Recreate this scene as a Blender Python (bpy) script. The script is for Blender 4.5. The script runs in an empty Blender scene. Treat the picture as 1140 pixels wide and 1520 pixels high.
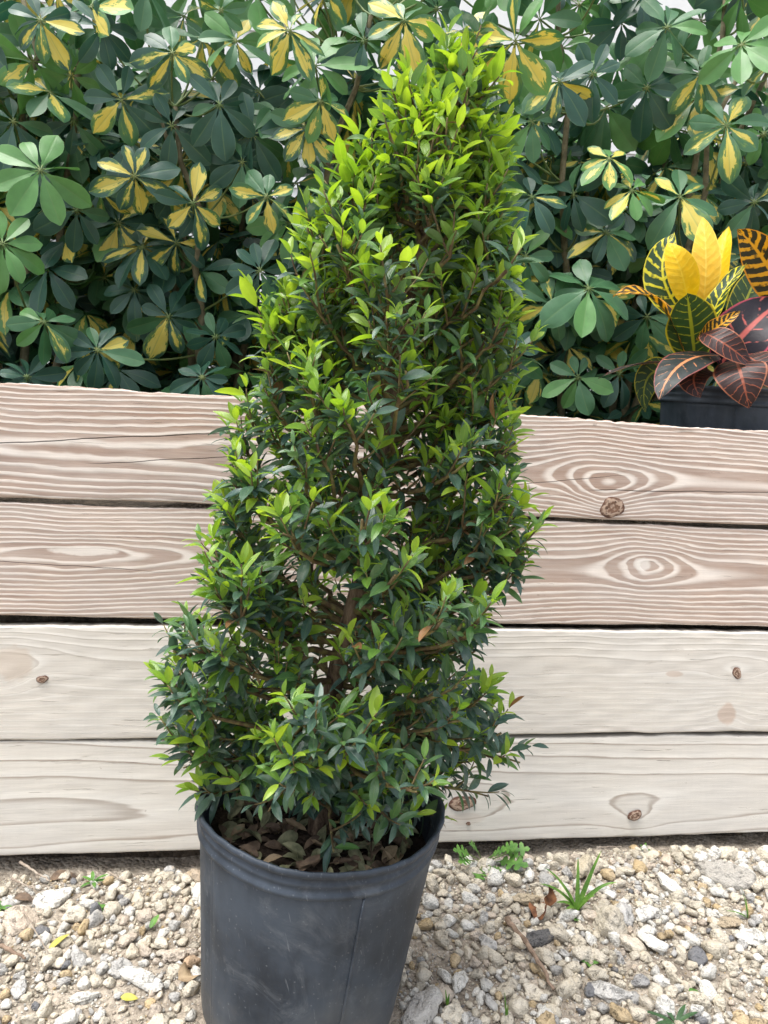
import bpy, bmesh, math, random
import numpy as np
from mathutils import Matrix, Vector

# ------------------------------------------------------------------ camera, sky, sun, exposure
SC = bpy.context.scene
COL = SC.collection
RAD = math.radians
PITCH, ROLL, CAM_H = RAD(9.541), RAD(3.682), 0.775
FPX, IW, IH = 1098.0, 1140.0, 1520.0
FWD = np.array([0, math.cos(PITCH), -math.sin(PITCH)])
_r = np.array([1.0, 0, 0]); _u = np.cross(_r, FWD)
RGT = math.cos(ROLL) * _r + math.sin(ROLL) * _u
UPV = -math.sin(ROLL) * _r + math.cos(ROLL) * _u
CAMP = np.array([0, 0, CAM_H])

cam = bpy.data.cameras.new('camera')
cam.sensor_fit = 'VERTICAL'; cam.sensor_height = 36.0; cam.sensor_width = 27.0; cam.lens = 26.0
cam.clip_start = 0.02; cam.clip_end = 300.0
cam.dof.use_dof = True; cam.dof.focus_distance = 0.92; cam.dof.aperture_fstop = 26.0
camo = bpy.data.objects.new('camera', cam); COL.objects.link(camo)
mw = Matrix.Identity(4)
for i in range(3):
    mw[i][0], mw[i][1], mw[i][2], mw[i][3] = RGT[i], UPV[i], -FWD[i], CAMP[i]
camo.matrix_world = mw
SC.camera = camo

SUN_EL, SUN_AZ = RAD(73), RAD(-115)       # azimuth from +Y (away from the camera) towards +X
world = bpy.data.worlds.new('World'); SC.world = world; world.use_nodes = True
wn = world.node_tree; wn.nodes.clear()
sky = wn.nodes.new('ShaderNodeTexSky'); sky.sky_type = 'NISHITA'; sky.sun_disc = False
sky.sun_elevation = SUN_EL; sky.sun_rotation = SUN_AZ; sky.dust_density = 4.0; sky.air_density = 1.0
hs = wn.nodes.new('ShaderNodeHueSaturation'); hs.inputs['Saturation'].default_value = 0.45   # thin white overcast
bg = wn.nodes.new('ShaderNodeBackground'); bg.inputs['Strength'].default_value = 0.15
wo = wn.nodes.new('ShaderNodeOutputWorld')
wn.links.new(sky.outputs[0], hs.inputs['Color']); wn.links.new(hs.outputs[0], bg.inputs[0]); wn.links.new(bg.outputs[0], wo.inputs[0])

sl = bpy.data.lights.new('sun', 'SUN'); sl.energy = 1.5; sl.angle = RAD(38); sl.color = (1.0, 0.985, 0.955)
so = bpy.data.objects.new('sun', sl); COL.objects.link(so)
sd = Vector((math.sin(SUN_AZ) * math.cos(SUN_EL), math.cos(SUN_AZ) * math.cos(SUN_EL), math.sin(SUN_EL)))
so.rotation_euler = sd.to_track_quat('Z', 'Y').to_euler(); so.location = (0, 0, 6)
SC.view_settings.view_transform = 'Standard'; SC.view_settings.look = 'None'
SC.view_settings.gamma = 1.0; SC.view_settings.use_curve_mapping = False
SC.view_settings.exposure = 1.2
SC.render.engine = 'CYCLES'
SC.cycles.use_adaptive_sampling = True; SC.cycles.adaptive_threshold = 0.025; SC.cycles.max_bounces = 6; SC.cycles.diffuse_bounces = 4; SC.cycles.glossy_bounces = 2; SC.cycles.transmission_bounces = 3

# ------------------------------------------------------------------ pixel -> place
def ray(px, py):
    return FWD + RGT * ((px - IW / 2) / FPX) - UPV * ((py - IH / 2) / FPX)
def at_y(px, py, y):
    d = ray(px, py); return CAMP + d * (y / d[1])
def on_z(px, py, z=0.0):
    d = ray(px, py); return CAMP + d * ((z - CAM_H) / d[2])
PSI, LEAN = RAD(9.101), RAD(7.363)
WA = np.array([math.cos(PSI), math.sin(PSI), 0]); WN0 = np.array([-math.sin(PSI), math.cos(PSI), 0])
WB = np.array([0, 0, 1.0]) * math.cos(LEAN) + WN0 * math.sin(LEAN)
WNRM = np.cross(WA, WB)                     # towards the camera
P0 = np.array([0, 1.2455, CAM_H])
def wallpt(u, v, w=0.0): return P0 + WA * u + WB * v + WNRM * w
def wall_uv(px, py):
    d = ray(px, py); t = ((P0 - CAMP) @ WNRM) / (d @ WNRM); q = CAMP + d * t - P0
    return q @ WA, q @ WB
CTOP = WN0 @ wallpt(0, -0.03)
def at_c(px, py, dw):                       # on the vertical plane dw behind the wall's top edge
    d = ray(px, py); t = (CTOP + dw - CAMP @ WN0) / (d @ WN0); return CAMP + d * t
def behind(u, dw, z):                       # place behind the wall: u along it, dw behind it, height z
    p = WA * u + WN0 * (CTOP + dw); return np.array([p[0], p[1], z])

# ------------------------------------------------------------------ object helpers
WM = {}
def link(o, parent=None, M=None):
    COL.objects.link(o)
    M = M if M is not None else Matrix.Identity(4)
    if parent is not None:
        o.parent = parent; o.matrix_basis = WM[parent.name].inverted() @ M
    else:
        o.matrix_basis = M
    WM[o.name] = M
    return o
def tag(o, label=None, cat=None, group=None, kind=None):
    if label: o['label'] = label
    if cat: o['category'] = cat
    if group: o['group'] = group
    if kind: o['kind'] = kind
    return o
def empty(name, loc, label, cat, group=None):
    o = bpy.data.objects.new(name, None); o.empty_display_size = 0.02
    link(o, None, Matrix.Translation(Vector(loc))); return tag(o, label, cat, group)
def mesh(name, V, F, mats, uv=None, col=None, smooth=True, mi=None):
    V = np.asarray(V, np.float32); me = bpy.data.meshes.new(name)
    if isinstance(F, np.ndarray):
        n, k = F.shape
        me.vertices.add(len(V)); me.vertices.foreach_set('co', V.ravel())
        me.loops.add(n * k); me.loops.foreach_set('vertex_index', F.astype(np.int32).ravel())
        me.polygons.add(n); me.polygons.foreach_set('loop_start', np.arange(0, n * k, k, dtype=np.int32))
        me.update(calc_edges=True); me.validate()
    else:
        me.from_pydata([tuple(v) for v in V.tolist()], [], F); me.update()
    li = np.zeros(len(me.loops), np.int32); me.loops.foreach_get('vertex_index', li)
    if uv is not None:
        l = me.uv_layers.new(name='UVMap'); l.data.foreach_set('uv', np.asarray(uv, np.float32)[li].ravel())
    if col is not None:
        a = me.attributes.new('tint', 'FLOAT_COLOR', 'POINT')
        c = np.ones((len(V), 4), np.float32); c[:, :3] = col; a.data.foreach_set('color', c.ravel())
    me.polygons.foreach_set('use_smooth', np.full(len(me.polygons), smooth))
    for m in (mats if isinstance(mats, (list, tuple)) else [mats]): me.materials.append(m)
    if mi is not None: me.polygons.foreach_set('material_index', np.asarray(mi, np.int32))
    return me
def obj(name, me, parent=None, M=None):
    return link(bpy.data.objects.new(name, me), parent, M)
class Bag:                                  # joins pieces of one kind (all quads or all triangles)
    def __init__(s): s.V = []; s.F = []; s.U = []; s.C = []; s.n = 0
    def add(s, V, F, U=None, C=None):
        s.V.append(V); s.F.append(np.asarray(F) + s.n); s.n += len(V)
        s.U.append(U if U is not None else np.zeros((len(V), 2)))
        s.C.append(np.broadcast_to(C if C is not None else (1, 1, 1), (len(V), 3)))
    def mesh(s, name, mats, smooth=True):
        return mesh(name, np.concatenate(s.V), np.concatenate(s.F), mats, np.concatenate(s.U), np.concatenate(s.C), smooth)
def norm(v):
    v = np.asarray(v, float); return v / (np.linalg.norm(v) + 1e-12)
def frame(d, up, loc=(0, 0, 0), s=1.0):      # 4x4: local Y along d, local Z near up
    y = norm(d); x = norm(np.cross(y, up)); z = np.cross(x, y)
    m = np.eye(4); m[:3, 0] = x * s; m[:3, 1] = y * s; m[:3, 2] = z * s; m[:3, 3] = loc
    return m
def xf(m, V): return V @ m[:3, :3].T + m[:3, 3]
def tube(pts, rad, sides=6, cap=True):
    pts = np.asarray(pts, float); n = len(pts); rad = np.broadcast_to(rad, (n,))
    T = np.gradient(pts, axis=0); ref = np.array([0.31, 0.17, 0.93]) if abs(norm(T[0])[2]) < .9 else np.array([1.0, 0.1, 0])
    V = []; U = []; a = np.arange(sides) * 2 * math.pi / sides; L = 0
    for i in range(n):
        t = norm(T[i]); x = norm(np.cross(t, ref)); y = np.cross(t, x)
        V.append(pts[i] + rad[i] * (np.cos(a)[:, None] * x + np.sin(a)[:, None] * y))
        if i: L += np.linalg.norm(pts[i] - pts[i - 1])
        U.append(np.stack([a / 6.283, np.full(sides, L)], 1))
    F = [[i * sides + j, i * sides + (j + 1) % sides, (i + 1) * sides + (j + 1) % sides, (i + 1) * sides + j] for i in range(n - 1) for j in range(sides)]
    V = np.concatenate(V); U = np.concatenate(U)
    if cap:
        V = np.concatenate([V, pts[-1:]]); U = np.concatenate([U, U[-1:]]); k = len(V) - 1
        F += [[(n - 1) * sides + j, (n - 1) * sides + (j + 1) % sides, k, k] for j in range(sides)]
    F = [f if f[2] != f[3] else [f[0], f[1], f[2]] for f in F]
    return V, F, U
def tubes_mesh(name, lst, m, sides=6):
    V = []; F = []; U = []; n = 0
    for pts, rad in lst:
        v, f, u = tube(pts, rad, sides); V.append(v); U.append(u); F += [[i + n for i in q] for q in f]; n += len(v)
    return mesh(name, np.concatenate(V), F, m, np.concatenate(U))
def bez(a, b, c, n):
    t = np.linspace(0, 1, n)[:, None]; return (1 - t) ** 2 * np.asarray(a) + 2 * t * (1 - t) * np.asarray(b) + t * t * np.asarray(c)
class Wob:                                  # smooth pseudo noise from a few sines
    def __init__(s, seed, f, n=9, dim=2):
        r = np.random.default_rng(seed); s.k = r.normal(size=(n, dim)) * f; s.p = r.uniform(0, 6.28, n); s.n = n
    def __call__(s, *x):
        q = np.stack([np.asarray(v, float) for v in x], -1)
        return np.sin(q @ s.k.T + s.p).sum(-1) / math.sqrt(s.n)

# ------------------------------------------------------------------ shader helpers
NT = None
def sock(v): return v.s if isinstance(v, X) else v
def setin(i, v):
    v = sock(v)
    if isinstance(v, bpy.types.NodeSocket): NT.links.new(v, i)
    else: i.default_value = v
def M(op, *a, clamp=False):
    n = NT.nodes.new('ShaderNodeMath'); n.operation = op; n.use_clamp = clamp
    for i, v in enumerate(a): setin(n.inputs[i], v)
    return X(n.outputs[0])
class X:
    def __init__(s, k): s.s = k
    def __add__(a, b): return M('ADD', a, b)
    __radd__ = __add__
    def __sub__(a, b): return M('SUBTRACT', a, b)
    def __rsub__(a, b): return M('SUBTRACT', b, a)
    def __mul__(a, b): return M('MULTIPLY', a, b)
    __rmul__ = __mul__
    def __truediv__(a, b): return M('DIVIDE', a, b)
    def __neg__(a): return M('MULTIPLY', a, -1.0)
def xabs(a): return M('ABSOLUTE', a)
def fract(a): return M('FRACT', a)
def sstep(a, lo, hi, o0=0.0, o1=1.0):
    n = NT.nodes.new('ShaderNodeMapRange'); n.interpolation_type = 'SMOOTHSTEP'
    for k, v in zip(('Value', 'From Min', 'From Max', 'To Min', 'To Max'), (a, lo, hi, o0, o1)): setin(n.inputs[k], v)
    return X(n.outputs[0])
def vec(x, y, z=0.0):
    n = NT.nodes.new('ShaderNodeCombineXYZ')
    for i, v in enumerate((x, y, z)): setin(n.inputs[i], v)
    return X(n.outputs[0])
def nz(v, scale=1.0, detail=3.0, rough=0.5, dist=0.0):
    n = NT.nodes.new('ShaderNodeTexNoise'); setin(n.inputs['Vector'], v)
    for k, q in (('Scale', scale), ('Detail', detail), ('Roughness', rough), ('Distortion', dist)): setin(n.inputs[k], q)
    return X(n.outputs[0])
def voro(v, scale, feature='F1'):
    n = NT.nodes.new('ShaderNodeTexVoronoi'); n.feature = feature; setin(n.inputs['Vector'], v); n.inputs['Scale'].default_value = scale
    return X(n.outputs['Distance']), X(n.outputs['Color']) if feature == 'F1' else None
def mixc(f, a, b, mode='MIX'):
    n = NT.nodes.new('ShaderNodeMix'); n.data_type = 'RGBA'; n.blend_type = mode
    setin(n.inputs[0], f)
    for i, v in ((6, a), (7, b)):
        if isinstance(v, tuple): v = (*v, 1.0)
        setin(n.inputs[i], v)
    return X(n.outputs[2])
def hsv(c, h=0.5, s=1.0, v=1.0):
    n = NT.nodes.new('ShaderNodeHueSaturation')
    for k, q in (('Hue', h), ('Saturation', s), ('Value', v)): setin(n.inputs[k], q)
    setin(n.inputs['Color'], (*c, 1.0) if isinstance(c, tuple) else c)
    return X(n.outputs[0])
def uvxy():
    n = NT.nodes.new('ShaderNodeUVMap'); n.uv_map = 'UVMap'; s = NT.nodes.new('ShaderNodeSeparateXYZ'); NT.links.new(n.outputs[0], s.inputs[0])
    return X(s.outputs[0]), X(s.outputs[1])
def opos(): return X(NT.nodes.new('ShaderNodeTexCoord').outputs['Object'])
def gpos(): return X(NT.nodes.new('ShaderNodeNewGeometry').outputs['Position'])
def orand(): return X(NT.nodes.new('ShaderNodeObjectInfo').outputs['Random'])
def tint():
    n = NT.nodes.new('ShaderNodeAttribute'); n.attribute_name = 'tint'; return X(n.outputs['Color'])
def split(c):
    s = NT.nodes.new('ShaderNodeSeparateXYZ'); setin(s.inputs[0], c); return [X(o) for o in s.outputs]
def bump(h, strength=0.5, dist=0.002):
    n = NT.nodes.new('ShaderNodeBump'); setin(n.inputs['Height'], h); n.inputs['Strength'].default_value = strength; n.inputs['Distance'].default_value = dist
    return X(n.outputs[0])
def material(name):
    global NT
    m = bpy.data.materials.new(name); m.use_nodes = True; NT = m.node_tree
    return m, NT.nodes['Principled BSDF'], NT.nodes['Material Output']
def setp(b, color=None, rough=None, nrm=None, spec=None):
    if color is not None: setin(b.inputs['Base Color'], (*color, 1.0) if isinstance(color, tuple) else color)
    if rough is not None: setin(b.inputs['Roughness'], rough)
    if nrm is not None: setin(b.inputs['Normal'], nrm)
    if spec is not None: setin(b.inputs['Specular IOR Level'], spec)
def translucent(b, out, color, fac):
    t = NT.nodes.new('ShaderNodeBsdfTranslucent'); setin(t.inputs[0], color)
    mx = NT.nodes.new('ShaderNodeMixShader'); setin(mx.inputs[0], fac)
    NT.links.new(b.outputs[0], mx.inputs[1]); NT.links.new(t.outputs[0], mx.inputs[2]); NT.links.new(mx.outputs[0], out.inputs[0])

# ------------------------------------------------------------------ materials
def mat_soil(name, dark, light):
    m, b, o = material(name); p = gpos()
    n1 = nz(p, 9, 5, .6); n2 = nz(p, 60, 4, .65); d, c = voro(p, 170)
    col = mixc(sstep(n1 * .5 + n2 * .5, .35, .65), dark, light)
    col = hsv(col, .5, 1.0, .75 + split(c)[0] * .5)
    setp(b, col, .95, bump(n2 * .9 + nz(p, 260, 3) * .4 - d * .8, .8, .006), .2); return m
M_SOIL = mat_soil('soil_bare', (.22, .185, .145), (.43, .375, .305))
M_BED = mat_soil('soil_bed', (.035, .028, .022), (.10, .08, .06))
M_POTSOIL = mat_soil('soil_potting', (.018, .013, .010), (.06, .042, .03))
def mat_stone(name, use_obj):
    m, b, o = material(name)
    if use_obj: base = X(NT.nodes.new('ShaderNodeObjectInfo').outputs['Color'])
    else: base = tint()
    p = opos() if use_obj else gpos(); k = 1.0
    if use_obj: p = vec(*[q for q in split(gpos())])
    n1 = nz(p, 70, 5, .6); n2 = nz(p, 330, 4, .6); n3 = nz(p, 28, 3, .5)
    col = hsv(base, .5, .8 + n3 * .5, .72 + n1 * .5)
    col = mixc(sstep(n1, .60, .72) * .40, col, (.42, .30, .16))
    col = mixc(sstep(n2, .62, .72) * .30, col, (.20, .17, .14))
    pit = sstep(n1 * .6 + n2 * .4, .30, .45)
    setp(b, col, .92, bump(n1 * 1.2 + n2 * .8 + pit * .6, 1.0, .006), .25); return m
M_STONE = mat_stone('limestone_object', True); M_GRAVEL = mat_stone('limestone_gravel', False)

def mat_wood(name, brown, pale, K, v0, d0, taper, seed, bumps, cracks, contrast=1.0, wav=.010, lines=0.0, spots=(), soiled=9.0):
    """flat sawn board: rings at distance sqrt((v-v0)^2+d(u)^2) from the pith, warped round knots; uv in metres"""
    m, b, o = material(name); u, v = uvxy()
    lo = nz(vec(u * 1.6, v * 2.2, seed), 1.0, 2, .5) - .5
    mid = nz(vec(u * 7, v * 16, seed + 7.7), 1.0, 3, .5) - .5
    fine = nz(vec(u * 28, v * 90, seed + 3.1), 1.0, 3, .55) - .5
    vv = v - v0 + lo * wav * 6 + mid * wav * .9 + fine * wav * .28
    dd = d0 + u * taper + (nz(vec(u * 1.1, 0.0, seed + 20), 1.0, 1) - .5) * .05
    F = M('SQRT', vv * vv + dd * dd) * K
    kz = None
    for (ku, kv, su, sv, A) in bumps:
        du = (u - ku + lo * .08 + mid * .07) / su; dv = (v - kv + mid * .026 + (nz(vec(u * 12, v * 22, seed + ku), 1.0, 2) - .5) * .02) / sv
        g = M('EXPONENT', -M('POWER', du * du + dv * dv + .02, .8)); F = F + g * A
        kz = g if kz is None else kz + g
    F = F + (nz(vec(u * 3, v * 40, seed + 11), 1.0, 2) - .5) * .5
    t = fract(F)
    band = sstep(t, .02, .38) * (1 - sstep(t, .80, .93))
    amp = .25 + nz(vec(u * 3.5, v * 60, seed + 31), 1.0, 4, .65) * 1.15
    f = band * amp * contrast
    fib = nz(vec(u * 14, v * 420, seed), 1.0, 4, .7); grain = nz(vec(u * 90, v * 1400, seed + 5), 1.0, 2)
    blot = nz(vec(u * 4, v * 9, seed + 50), 1.0, 4, .6); saw = nz(vec(u * 160, v * 9, seed + 9), 1.0, 1)
    col = mixc(M('MINIMUM', f, 1.0), pale, brown)
    if lines:
        tl = sstep(t, .80, .93) * (1 - sstep(t, .95, 1.0)); col = mixc(tl * lines * (.3 + blot), col, (.30, .24, .19))
    fb2 = nz(vec(u * 7 + mid * .6, v * 170 + mid * 3, seed + 91), 1.0, 4, .75)
    col = hsv(col, .5, .70 + blot * .6, .56 + fib * .30 + fb2 * .34 + blot * .22 + (saw - .5) * .035)
    chk = nz(vec(u * 9, v * 260 + mid * 2, seed + 131), 1.0, 3, .7); chk = sstep(chk, .635, .68) * sstep(blot, .40, .58)
    col = mixc(chk * .55, col, (.15, .11, .085))
    dirt = sstep(nz(vec(u * 5, v * 14, seed + 151), 1.0, 5, .7) - (v + .09) * soiled, .50, .72)
    col = mixc(dirt * .42, col, (.30, .275, .20))
    sp = nz(vec(u * 60, v * 70, seed + 70), 1.0, 2); col = mixc(sstep(sp, .74, .80) * .45, col, (.20, .14, .10))
    for (su_, sv_, ru, rv, cc, st) in spots:          # stains with a shape of their own
        du = (u - su_) / ru; dv = (v - sv_) / rv
        rr = du * du + dv * dv + (nz(vec(u * 50, v * 70, seed + 77), 1.0, 3) - .5) * 1.2
        col = mixc((1 - sstep(rr, .5, 1.1)) * st, col, cc)
    h = (1 - band) * .6 * contrast + fib * .35 + fb2 * .5 - chk * 1.2 + grain * .25
    for (u0, u1, c0, sl_, wd) in cracks:
        cv = v - (c0 + u * sl_) - (nz(vec(u * 9, 0.0, seed + c0 * 100), 1.0, 3) - .5) * .008
        mk = sstep(u, u0, u0 + .05) * (1 - sstep(u, u1 - .12, u1))
        cr = (1 - sstep(xabs(cv), wd * .4, wd)) * mk
        col = mixc(cr * .92, col, (.03, .022, .018)); h = h - cr * 3.0
    setp(b, col, .78, bump(h, .6, .0008), .25); return m
M_KNOT = None
def mat_knot():
    m, b, o = material('knot_wood'); u, v = uvxy()
    r = M('SQRT', u * u + v * v); a = nz(vec(u * 2.5, v * 2.5, orand() * 40), 1.0, 4, .6)
    rr = fract(r * 1.5 + a * 2.2); f = sstep(rr, .1, .5) * (1 - sstep(rr, .7, .95))
    col = mixc(f, (.40, .29, .215), (.15, .085, .055)); col = mixc(sstep(r + a * .3, .85, 1.1), col, (.10, .05, .035))
    ck = nz(vec(u * 6, v * 3, orand() * 90), 1.0, 3, .7); col = mixc(sstep(ck, .60, .66) * .8, col, (.05, .035, .03))
    setp(b, col, .8, bump(f + ck, .5, .001), .25); return m
def mat_post():
    m, b, o = material('post_wood'); n = nz(gpos(), 40, 4); setp(b, mixc(n, (.22, .17, .12), (.4, .33, .25)), .85); return m

def mat_shrub_leaf():
    m, b, o = material('shrub_leaf'); u, v = uvxy(); t = split(tint())     # t0 age 0 old..1 new, t1 random
    au = xabs(u - .5) * 2; p = gpos()
    n = nz(p, 120, 3); rnd = t[1]
    old = mixc(rnd, (.038, .084, .070), (.080, .145, .092)); midc = mixc(rnd, (.070, .175, .040), (.12, .25, .050)); new = mixc(rnd, (.17, .33, .036), (.33, .48, .060))
    c = mixc(sstep(t[0], .05, .5), old, midc); c = mixc(sstep(t[0], .5, 1.0), c, new)
    c = mixc(t[2], c, (.24, .13, .06))
    c = hsv(c, .5, 1.0, .8 + n * .4)
    c = mixc((1 - sstep(au, .03, .11)) * .35, c, mixc(t[0], (.10, .17, .08), (.36, .50, .08)))
    sv = xabs(fract(v * 9 - au * 2.2) - .5) * 2
    dust = sstep(nz(p, 55, 4, .6), .5, .72) * (1 - t[0]) * .30; c = mixc(dust, c, (.40, .42, .38))
    back = X(NT.nodes.new('ShaderNodeNewGeometry').outputs['Backfacing'])
    c2 = mixc(back * .55, c, mixc(t[0], (.10, .17, .09), (.30, .46, .06)))
    setp(b, c2, .24 + n * .16 + back * .3, bump(sstep(sv, .0, .3) * .4 + sstep(au, 0, .15) * .8, .35, .0008), .55)
    translucent(b, o, hsv(c, .485, 1.1, 1.6), .18 + t[0] * .26); return m
def mat_schefflera():
    m, b, o = material('schefflera_leaf'); u, v = uvxy(); t = split(tint())   # t0 tone, t1 yellow amount, t2 seed
    au = xabs(u - .5) * 2; p = gpos()
    n = nz(p, 45, 3); sd_ = t[2] * 50
    c = mixc(sstep(t[0], 0, .5), (.028, .088, .058), (.062, .170, .066)); c = mixc(sstep(t[0], .5, 1), c, (.10, .25, .066))
    c = hsv(c, .5, 1.0, .75 + n * .5)
    lob = (nz(vec(u * 3.5 + sd_, v * 2.2, sd_), 1.0, 2, .6) - .5) * 1.8 + .5 + nz(vec(u * 16, v * 9, sd_ + 9), 1.0, 3, .6) * .5
    e = (lob - .75) * .95 + (t[1] - au) * .85 - M('MAXIMUM', v - .66, 0.0) * 1.5
    mk = sstep(e + (nz(vec(u * 30, v * 22, sd_), 1.0, 2) - .5) * .22, .0, .05) * sstep(t[1], .02, .06)
    halo = sstep(e, -.26, .0) * sstep(t[1], .02, .06)
    c = mixc(halo * .75, c, (.16, .27, .05))
    y = mixc(nz(vec(u * 3, v * 2, sd_), 1.0, 2), (.60, .46, .045), (.74, .66, .18)); c = mixc(mk, c, y)
    c = mixc((1 - sstep(au, .02, .08)) * .30, c, (.16, .26, .09))
    c = mixc(sstep(au, .90, .985) * .25, c, (.20, .32, .16))
    sv = xabs(fract(v * 11 - au * 2.6 * (u - .5) / (au * .5 + .001)) - .5) * 2
    setp(b, c, .34 + n * .16, bump(nz(p, 90, 2) * .5 + sstep(au, 0, .2) * .5, .3, .002), .5)
    translucent(b, o, hsv(c, .49, 1.1, 1.5), .17); return m
def mat_plain(name, c0, c1, scale=30, rough=.7, trans=0, spec=.4):
    m, b, o = material(name); n = nz(gpos(), scale, 4, .6); c = mixc(sstep(n, .3, .7), c0, c1)
    setp(b, c, rough, bump(nz(gpos(), scale * 4, 3), .3, .001), spec)
    if trans: translucent(b, o, c, trans)
    return m
def mat_bark():
    m, b, o = material('shrub_bark'); p = gpos(); x = split(p)
    n = nz(vec(x[0] * 160, x[1] * 160, x[2] * 45), 1.0, 5, .65); n2 = nz(p, 30, 3)
    setp(b, mixc(sstep(n * .7 + n2 * .3, .35, .65), (.055, .035, .024), (.24, .17, .115)), .9, bump(n, 1.0, .004), .2); return m
def mat_twig():
    m, b, o = material('shrub_twig'); u, v = uvxy(); n = nz(gpos(), 110, 3)
    setp(b, mixc(sstep(n, .35, .65), (.10, .062, .035), (.19, .16, .06)), .7, bump(n, .4, .001), .3); return m
def mat_croton(name, blade, vein, rim, midw=.07, nv=9, density=.5, mott=.35):
    m, b, o = material(name); u, v = uvxy(); p = gpos(); au = xabs(u - .5) * 2
    w = nz(vec(u * 5, v * 9, orand() * 30), 1.0, 3) - .5
    q = fract(v * nv - au * 1.25 + w * .55); ln = xabs(q - .5) * 2
    brk = nz(vec(u * 6, v * 12, orand() * 50 + 7), 1.0, 3)
    vn = sstep(ln, 1 - density - .04, 1 - density + .10) * sstep(brk, mott - .08, mott + .08)
    c = hsv(blade, .5, 1, .75 + nz(p, 60, 3) * .5); c = mixc(vn, c, vein)
    c = mixc(1 - sstep(au, midw * .6, midw * 1.3), c, vein); c = mixc(sstep(au, .90, .97), c, rim)
    setp(b, c, .46 + w * .2, bump(xabs(q - .5) + nz(p, 160, 2) * .3, .5, .002), .35)
    translucent(b, o, hsv(c, .5, 1.1, 1.4), .18); return m
def mat_pot(name, dusty=1.0):
    m, b, o = material(name); p = opos(); x = split(p)
    ang = M('ARCTAN2', x[1], x[0])
    n = nz(p, 9, 5, .6); n2 = nz(vec(x[0] * 60, x[1] * 60, x[2] * 9), 1.0, 4, .6); n3 = nz(p, 260, 3)
    c = mixc(sstep(n * .8 + n2 * .2, .34, .68), (.014, .021, .031), (.050, .066, .088))
    c = mixc(sstep(nz(p, 5, 4, .6), .50, .72) * .35 * dusty, c, (.17, .17, .16))
    dp, dc = voro(p, 150); sp = (1 - sstep(dp, .08, .22)) * sstep(split(dc)[0], .45, .6)
    c = mixc(sp * .22 * dusty, c, (.30, .31, .31))
    smear = nz(vec(x[0] * 16 + x[2] * 5, x[1] * 16, x[2] * 11), 1.0, 6, .75, 1.2); c = mixc(sstep(smear, .48, .72) * .42 * dusty, c, (.15, .165, .18))
    low = sstep(x[2] + (nz(p, 24, 4, .7) - .5) * .12, .09, -.01); c = mixc(low * .35 * dusty, c, (.20, .185, .16))
    scr = nz(vec(x[0] * 300 + x[2] * 90, x[1] * 300, x[2] * 26), 1.0, 2); c = mixc(sstep(scr, .68, .73) * .28 * dusty, c, (.25, .26, .27))
    setp(b, c, .42 + n * .25, bump(n3 * .3 + n2 * .3, .25, .001), .45); return m
def mat_siding():
    m, b, o = material('white_siding'); n = nz(gpos(), 3, 4); setp(b, mixc(n, (.72, .73, .72), (.82, .82, .80)), .6); return m

M_KNOT = mat_knot(); M_POST = mat_post(); M_SLEAF = mat_shrub_leaf(); M_SCHEF = mat_schefflera()
M_BARK = mat_bark(); M_TWIG = mat_twig(); M_POT = mat_pot('black_plastic_dusty'); M_POT2 = mat_pot('black_plastic', .3)
M_PETIOLE = mat_plain('petiole_green', (.10, .17, .05), (.20, .24, .08), 40, .5)
M_STEM = mat_plain('hedge_stem', (.10, .09, .05), (.22, .19, .11), 60, .8)
M_WEED = mat_plain('weed_green', (.06, .16, .03), (.13, .28, .05), 60, .5, .2)
M_WEEDD = mat_plain('weed_dark', (.03, .075, .03), (.06, .13, .045), 60, .5, .2)
M_GRASS = mat_plain('grass_green', (.07, .17, .025), (.17, .32, .05), 40, .5, .2)
M_DRYB = mat_plain('dry_leaf_brown', (.07, .048, .034), (.21, .145, .095), 70, .8)
M_DRYO = mat_plain('dry_leaf_olive', (.12, .13, .07), (.32, .31, .18), 70, .75)
M_DRYT = mat_plain('dry_leaf_tan', (.20, .14, .08), (.42, .32, .20), 70, .8)
M_RUST = mat_plain('dead_leaf_rust', (.06, .022, .012), (.30, .13, .055), 45, .8)
M_YFALL = mat_plain('fallen_leaf_yellow', (.34, .33, .05), (.50, .44, .10), 60, .6)
M_STICK = mat_plain('stick_bark', (.14, .095, .065), (.30, .215, .155), 80, .9)
M_TWIGDRY = mat_plain('dry_twig', (.22, .17, .13), (.42, .36, .29), 80, .9)
M_SIDING = mat_siding()

# ------------------------------------------------------------------ ground
WFP = wallpt(0, -.775)
gA, gB, gC = Wob(1, 9), Wob(2, 28), Wob(3, 85)
def gh(x, y):
    fade = np.exp(-((np.abs(x) / 2.2) ** 4)) * np.exp(-((np.abs(y - .6) / 1.6) ** 4))
    wf = (np.asarray(x) - WFP[0]) * WN0[0] + (np.asarray(y) - WFP[1]) * WN0[1]           # hollow along the foot of the wall, shaped to deepen shade under the bottom plank
    return (gA(x, y) * .005 + gB(x, y) * .0030 + gC(x, y) * .0012) * fade - .004 - .022 * np.exp(-(np.minimum(wf + .0, 0) / .035) ** 2) * fade
POTC = np.array([-0.070, 0.834]); POT_R, POT_RB, POT_H = .150, .1206, .283
POT_TILT = (0.0616, 0.0008)
def warp_axis(c, core, n_core, far):
    a = np.linspace(-core, core, n_core); t = np.geomspace(core * 1.02, far, 26)
    return c + np.concatenate([-t[::-1], a, t])
gx = warp_axis(0.0, 1.15, 260, 60); gy = warp_axis(.82, .55, 130, 60)
GX, GY = np.meshgrid(gx, gy); gz = gh(GX, GY)
V = np.stack([GX, GY, gz], -1).reshape(-1, 3); nx, ny = len(gx), len(gy)
I = np.arange(nx * ny).reshape(ny, nx)
F = np.stack([I[:-1, :-1], I[:-1, 1:], I[1:, 1:], I[1:, :-1]], -1).reshape(-1, 4)
tag(obj('ground', mesh('ground', V, F, M_SOIL)), kind='structure')

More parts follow.
